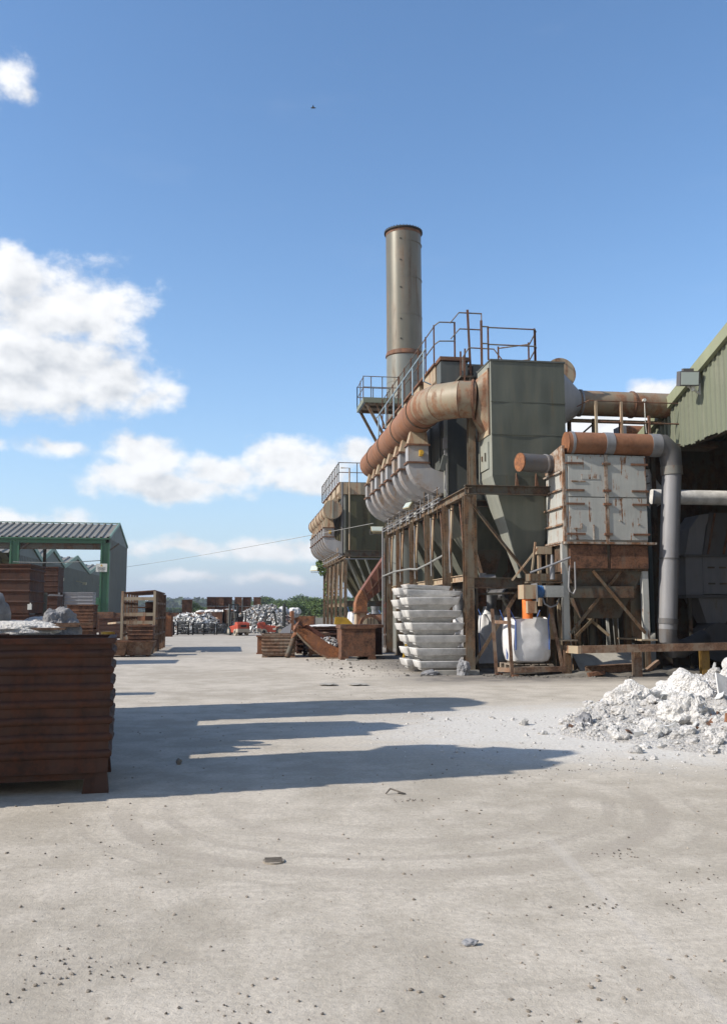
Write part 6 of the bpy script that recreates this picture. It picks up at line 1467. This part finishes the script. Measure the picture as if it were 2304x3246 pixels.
# ================================================================== FORKLIFTS
def forklift(label, loc, rz):
    t = thing('forklift', label, 'forklift', loc, rz, 'forklifts in front of the scrap')   # faces +X
    s = 1
    sub('chassis', MB().loft([[(-.55,-.42,.22),(.75,-.42,.22),(.75,.42,.22),(-.55,.42,.22)],[(-.55,-.46,.62),(.55,-.46,.62),(.55,.46,.62),(-.55,.46,.62)],[(-.55,-.44,.78),(.40,-.44,.66),(.40,.44,.66),(-.55,.44,.78)]]), 'fork_red', t)
    prof = [(-1.0,.30),(-.98,.25),(-.55,.22),(-.50,.50),(-.50,.92),(-.62,.98),(-.95,.93),(-1.06,.80),(-1.06,.45)]
    sub('counterweight', MB().loft([[(x,-.46,z) for x,z in prof],[(x,.46,z) for x,z in prof]]), 'fork_red', t)
    sub('counterweight_skirt', MB().box(-1.075,-.80,-.465,.465,.24,.50), 'fork_dust', t)
    sub('rear_grille', MB().box(-1.075,-1.055,-.22,.22,.62,.76), 'black', t)
    sub('engine_cover', MB().loft([[(-.5,-.36,.78),(.05,-.36,.78),(.05,.36,.78),(-.5,.36,.78)],[(-.46,-.3,.95),(.0,-.3,.95),(.0,.3,.95),(-.46,.3,.95)]]), 'fork_dark', t)
    sub('seat', MB().box(-.42,-.05,-.2,.2,.95,1.03).box(-.48,-.40,-.2,.2,1.0,1.35), 'black', t)
    for x, r_, w_ in ((.58,.30,.2),(-.60,.24,.17)):
        for y in (-.42,.42):
            wh = sub('wheel', MB().cyl((x,y-w_/2,r_),(x,y+w_/2,r_),r_,n=20), 'fork_dark' if x>0 else 'fork_dust', t, True)
            q = MB().cyl((x,y-w_/2-.01,r_),(x,y+w_/2+.01,r_),r_*.55,n=16); o = sub('rim', q, 'fork_dust' if x>0 else 'black', wh)
    sub('mudguard', MB().tube([(.22,-.5,.45),(.30,-.5,.62),(.58,-.5,.70),(.86,-.5,.60)], .035, 6), 'fork_dust', t)
    for y in (-.40,.40):
        sub('guard_post', MB().bar((-.48,y,.92),(-.36,y,1.66),.09,.09).bar((.38,y,.70),(.20,y,1.66),.09,.09), 'fork_dark', t)
    sub('overhead_guard', MB().box(-.42,.24,-.44,-.38,1.64,1.70).box(-.42,.24,.38,.44,1.64,1.70).box(-.42,-.36,-.4,.4,1.64,1.70).box(.18,.24,-.4,.4,1.64,1.70), 'black', t)
    for k in range(4): sub('guard_bar', MB().box(-.3+k*.13,-.26+k*.13,-.38,.38,1.655,1.685), 'fork_dark', t)
    for y in (-.30,.30):
        sub('mast_channel', MB().box(.82,.93,y-.07,y+.07,.08,2.28).box(.935,1.02,y-.05,y+.05,.08,2.25), 'fork_dark', t)
    for z in (.5,1.2,1.72,2.24): sub('mast_bar', MB().box(.84,.94,-.3,.3,z-.04,z+.04), 'fork_dark', t)
    sub('lift_cylinder', MB().cyl((.90,0,.3),(.90,0,1.9),.045,n=8), 'fork_dust', t)
    sub('carriage', MB().box(1.0,1.05,-.42,.42,.12,.2).box(1.0,1.05,-.42,.42,.5,.58), 'fork_dark', t)
    for y in (-.25,.25): sub('fork', MB().box(1.05,1.10,y-.05,y+.05,.06,.6).box(1.05,1.95,y-.05,y+.05,.04,.09), 'fork_dark', t)
    sub('steering_wheel', MB().tube([(.22+.13*math.cos(a)*.5,.16*math.sin(a),1.12+.13*math.cos(a)) for a in [2*math.pi*k/12 for k in range(13)]], .015, 5), 'black', t)
    sub('number_plate', MB().box(.05,.30,-.475,-.462,.40,.50), 'white', t)
    return t
forklift('dusty red forklift seen from behind, left of the pair', (.18,65.7,0), rad(112))
forklift('red forklift seen from the side with its tall mast to the right', (2.65,66.3,0), rad(2))

# ================================================================== WHITE DROSS HEAP AT THE RIGHT
def hfun(x, y):
    def b(cx_, cy_, rx_, ry_, h_):
        q = ((x-cx_)/rx_)**2 + ((y-cy_)/ry_)**2
        return h_*max(0, 1-q)**.8 if q < 1 else 0
    h_ = max(b(8.7,13.2,2.4,2.1,.84), b(6.3,12.95,1.35,1.25,.40), b(9.9,12.2,3.0,3.0,1.1), b(7.2,11.5,2.0,1.5,.28), b(5.6,12.3,1.0,.9,.16))
    n_ = mn.fractal(Vector((x*1.1,y*1.1,3)),.9,2.1,7)
    r_ = mn.ridged_multi_fractal(Vector((x*1.7,y*1.7,7)),.9,2.1,6,1.0,2.0)
    e = min(1, h_*3.5)
    return h_*(1+.28*n_) + e*(.10*(r_-.9) + .05*mn.fractal(Vector((x*6,y*6,1)),.6,2.2,5)) - (.03 if h_ <= 0 else 0)
mb = MB(); nx, ny = 230, 190; xa, xb, ya, yb = 3.7, 12.4, 9.0, 15.9
for j in range(ny+1):
    for i in range(nx+1):
        x = xa+(xb-xa)*i/nx; y = ya+(yb-ya)*j/ny; mb.v.append((x,y,hfun(x,y)))
hv = mb.v
mb.f = [(j*(nx+1)+i, j*(nx+1)+i+1, (j+1)*(nx+1)+i+1, (j+1)*(nx+1)+i) for j in range(ny) for i in range(nx)
        if max(hv[j*(nx+1)+i][2], hv[j*(nx+1)+i+1][2], hv[(j+1)*(nx+1)+i][2], hv[(j+1)*(nx+1)+i+1][2]) > -.005]
single('dross_heap', mb, 'dross', 'low white heap of crumbled dross at the right edge', 'dross heap', kind='stuff', smooth=True)
# fragments all over the heap
variants = [rock(80+k, 1.0, 2, .5, (1,.8,.6)) for k in range(6)]
def scatter(n, fn, seed):
    rs_ = random.Random(seed); V = []; Fc = []
    for i in range(n):
        x, y, z, s_ = fn(rs_); vm = variants[rs_.randrange(6)]
        R = Matrix.Rotation(rs_.uniform(0,6.28),3,'Z') @ Matrix.Rotation(rs_.uniform(-.6,.6),3,'X'); o = len(V)
        V += [tuple(R @ Vector(p) * s_ + Vector((x,y,z))) for p in vm.v]; Fc += [tuple(q+o for q in f) for f in vm.f]
    m_ = MB(); m_.v = V; m_.f = Fc; return m_
def on_heap(rs_):
    while True:
        x, y = rs_.uniform(4.0,10.5), rs_.uniform(9.5,14.8); z = hfun(x,y)
        if z > .02 or rs_.random() < .06: break
    s_ = min(.07, .0055/(rs_.random()**.8+.025)) * rs_.uniform(.8,1.5)
    return x, y, max(0,z)+s_*.15, s_
o = bpy.data.objects.new('dross_fragments', rawmesh('dross_fragments', scatter(9000, on_heap, 4), 'dross')); COL.objects.link(o)
o['kind'] = 'stuff'; o['label'] = 'white dross fragments strewn over the heap at the right edge'; o['category'] = 'dross'
def edge_crumbs(rs_):
    a = rs_.uniform(2.2, 5.4); q = rs_.uniform(1.0,1.7)**1.0
    x = 6.8 + 3.0*q*math.cos(a); y = 12.4 + 2.6*q*math.sin(a); s_ = .0045/(rs_.random()**.6+.08)
    return x, y, s_*.3, min(s_, .035)
o = bpy.data.objects.new('dross_crumbs', rawmesh('dross_crumbs', scatter(500, edge_crumbs, 6), 'dross')); COL.objects.link(o)
o['kind'] = 'stuff'; o['label'] = 'white crumbs on the ground round the foot of the dross heap'; o['category'] = 'dross'
lumps = [(5.98,12.95,.36,.30,(1.2,.9,.9),'upper left boulder of the dross heap, dark-faced'),(6.38,12.15,.28,.33,(1.1,.9,.85),'large round pitted boulder at the centre of the dross heap'),(7.0,13.1,.40,.38,(1.2,1,.9),'biggest pitted white boulder on the right of the dross heap'),
         (5.75,11.85,.12,.18,(1.2,.9,.8),'middle boulder low on the left of the dross heap'),(5.05,12.5,.12,.17,(1.1,.7,.9),'angular grey lump at the left tip of the dross heap'),(6.75,11.35,.16,.19,(1.5,.9,.5),'flat white block low in front of the dross heap'),
         (7.75,12.8,.70,.32,(1.1,1,.9),'topmost white boulder at the right edge of the dross heap'),(7.2,11.6,.32,.24,(1.3,1,.7),'white boulder right of the centre, half sunk in the heap')]
for k, (x, y, z, s_, sq, lb) in enumerate(lumps):
    single('dross_boulder', rock(90+k, s_*1.12, 5, .42, sq), 'dross' if k != 4 else 'dross_grey', lb, 'boulder', group='boulders in the dross heap', loc=(x,y,z-.05), rz=k*1.1)
single('metal_sheet', MB().box(-.22,.22,-.012,.012,-.3,.3).xf(Matrix.Rotation(rad(20),4,'Y') @ Matrix.Rotation(rad(-25),4,'X')), 'mould', 'pale square plate wedged upright in the dross heap', 'plate', loc=(7.3,12.5,.50), rz=rad(15))
single('steel_bar', MB().tube([(.0,0,-.05),(.03,0,.10),(.08,0,.24)], .03, 8), 'rust_orange', 'short rusty bar sticking out of the dross heap at the right edge', 'bar', loc=(6.42,11.1,.16), rz=rad(40))
def heapflakes(n, s, seed, mat):
    rs_ = np.random.RandomState(seed); out = MB()
    for i in range(n):
        x, y = rs_.uniform(4.8,9.5), rs_.uniform(10.8,14.2); z = hfun(x,y)
        if z < .06: continue
        f = flakes(x, y, z, .01, .01, .02, 1, s, seed*100+i); out.add(f.v, f.f)
    return out
single('scrap_flakes', heapflakes(90,.075,3,'x'), 'scrap_sheet', 'silver scrap flakes stuck in the white dross heap', 'scrap', kind='stuff')
single('scrap_flakes', heapflakes(60,.06,5,'x'), 'rust_mid', 'brown rusty flakes stuck in the white dross heap', 'scrap', kind='stuff')
# ---- rubbish under the guard rail
single('steel_sheet', MB().box(-.95,.95,-.02,.02,0,1.1).xf(Matrix.Rotation(rad(-62),4,'X')), 'concrete', 'dusty flat sheet lying under the guard rail', 'sheet', loc=(10.4,23.55,.10), rz=rad(-6))
single('bent_channel', MB().chan((-.7,0,.1),(.75,.05,.18),.2,.28), 'rust_box', 'bent rusty channel lying under the guard rail', 'steel channel', loc=(10.15,23.15,.03), rz=rad(-8))
single('angle_offcut', MB().bar((-.25,0,.05),(.25,0,.32),.12,.10), 'rust_box', 'short rusty offcut propped against the sheet under the guard rail', 'offcut', loc=(11.35,23.25,.05), rz=rad(20))
single('angle_offcut', MB().bar((-.22,0,.05),(.2,.1,.12),.2,.10), 'rust_mid', 'short rusty offcut lying left of the first guard rail post', 'offcut', loc=(9.6,22.9,.0), rz=rad(-20))
def spoil(rs_):
    k = rs_.random()
    if k < .6: x = rs_.uniform(6.6, 14.5); y = 22.9 + rs_.gauss(0,.35) + (.2 if x > 9 else .35)
    else: x = rs_.uniform(2.5, 7.5); y = rs_.uniform(23.5, 33)
    s_ = .008/(rs_.random()**.6+.10)
    return x, y, s_*.25, min(.055, s_)
o = bpy.data.objects.new('spoil', rawmesh('spoil', scatter(1500, spoil, 16), 'fines')); COL.objects.link(o)
o['kind'] = 'stuff'; o['label'] = 'dark grey crumbs and spoil along the foot of the filter frames'; o['category'] = 'rubble'
single('spoil_bank', mound(11.2,23.6,3.4,.75,.16,12,48,.6,2.0), 'fines', 'low grey bank of fines under the guard rail', 'spoil', kind='stuff', smooth=True)
# ---- pebbles and crumbs over the yard
def pebbles(rs_):
    y = 3.6 + 16*rs_.random()**1.7; x = rs_.uniform(-.45,.75)*y + .3
    s_ = .0018/(rs_.random()**.8+.06)
    return x, y, s_*.15, min(s_, .0115)
mp = plain('pebble', (.27,.235,.195), .95, 0, .3, 9, .4, island=.3, spec=.2); M['pebble'] = mp
o = bpy.data.objects.new('pebbles', rawmesh('pebbles', scatter(4200, pebbles, 21), 'pebble')); COL.objects.link(o)
o['kind'] = 'stuff'; o['label'] = 'small stones and crumbs scattered over the dusty yard'; o['category'] = 'gravel'
def litter(rs_):
    c = rs_.choice([(-.53,4.66,.22,.08),(-.95,4.6,.12,.1),(-.9,4.9,.2,.1),(.2,4.15,.3,.1),(2.2,5.2,.25,.1),(2.75,6.3,.15,.06),(2.85,9.3,.35,.06),(1.6,8.3,.1,.04),(3.0,5.6,.25,.2),(-1.3,7.0,.6,.2),(3.6,9.6,.5,.1),(1.2,14,.6,.3),(2.2,19,.7,.25)])
    return rs_.gauss(c[0],c[2]), rs_.gauss(c[1],c[3]), .004, rs_.uniform(.002,.009)
M['pebble_dark'] = plain('dark crumb', (.17,.15,.13), .95, 0, .3, 9, .4, island=.3, spec=.2)
o = bpy.data.objects.new('litter', rawmesh('litter', scatter(260, litter, 22), 'pebble_dark')); COL.objects.link(o)
o['kind'] = 'stuff'; o['label'] = 'patches of dark crumbs and twigs on the yard'; o['category'] = 'debris'
t = thing('crushed_disc', 'flattened ribbed disc lying on the yard in the foreground', 'disc', (.29,6.46,0))
sub('disc', MB().cyl((0,0,0),(0,0,.012),.075,n=20), 'pebble', t)
for k in range(5): sub('disc_rib', MB().box(-.06,.06,-.05+k*.024,-.042+k*.024,.012,.018), 'pebble_dark', t)
single('bent_wire', MB().tube([(-.08,0,.01),(-.03,.03,.05),(.04,0,.03),(.1,-.02,.01),(.03,-.04,.02)], .008, 6), 'pebble_dark', 'bent wire scrap lying on the right of the yard', 'wire', loc=(1.53,8.6,0))
single('rag', rock(101,.03,3,.5,(1.3,.7,.5)), 'dross_grey', 'torn grey scrap on the ground at the bottom right', 'scrap', loc=(1.25,4.75,.015))
for k,(x,y) in enumerate(((-.62,10.6),(2.2,21.2),(2.9,21.1))):
    single('yard_scrap', rock(110+k,.035 if k==0 else .25,3,.4,(.8,.8,1.0 if k==0 else .05)), 'pebble_dark' if k==0 else 'concrete', ['small dark upright scrap in the shadow near the foreground box','thin flat slab in the middle of the yard','second thin flat slab in the middle of the yard'][k], 'scrap', loc=(x,y,.03))

# ================================================================== CABLES, BIRD
def cable(name, label, p0_, p1_, sag, r_):
    pts_ = [Vector(p0_).lerp(Vector(p1_), k/16) - Vector((0,0,sag*4*(k/16)*(1-k/16))) for k in range(17)]
    return single(name, MB().tube(pts_, r_, 6), 'cable', label, 'cable')
cable('overhead_cable','thin overhead cable from the left shed to the near filter frame',(-11.6,96,6.4),(5.95,38.4,5.62),.12,.014)
cable('overhead_cable','second overhead cable inside the left shed',(-20,83.5,6.2),(-11.8,84.5,6.5),.15,.04)
t = thing('bird', 'small dark bird in flight high in the sky', 'bird', tuple(Vector((0,0,H)) + pixdir(992,341)*60), 0)
sub('body', MB().tube([(-.16,0,0),(-.05,0,.02),(.1,0,.02),(.2,0,.03)], [.01,.05,.045,.01], 8), 'bird', t, True)
sub('wing', MB().add([(-.06,0,.03),(.08,0,.03),(.02,-.14,.12),(-.10,-.30,.04),(-.02,-.15,.11)], [(0,1,2,4),(4,2,3)]), 'bird', t)
sub('wing', MB().add([(-.06,0,.03),(.08,0,.03),(.02,.14,.12),(-.10,.30,.04),(-.02,.15,.11)], [(0,4,2,1),(4,3,2)]), 'bird', t)

# ================================================================== HAZE
mh = bpy.data.materials.new('air'); mh.use_nodes = True; tn = mh.node_tree; tn.nodes.clear()
pv = tn.nodes.new('ShaderNodeVolumePrincipled'); oo = tn.nodes.new('ShaderNodeOutputMaterial'); tn.links.new(pv.outputs[0], oo.inputs['Volume'])
pv.inputs['Color'].default_value = (.80,.88,1.0,1); pv.inputs['Density'].default_value = .00028; pv.inputs['Anisotropy'].default_value = .3
hb = MB().box(-4100,4100,-320,6100,-2.05,95).mesh('haze', mh)
o = bpy.data.objects.new('haze', hb); COL.objects.link(o); o['kind'] = 'stuff'; o['label'] = 'thin blue haze over the distant fields'; o['category'] = 'haze'
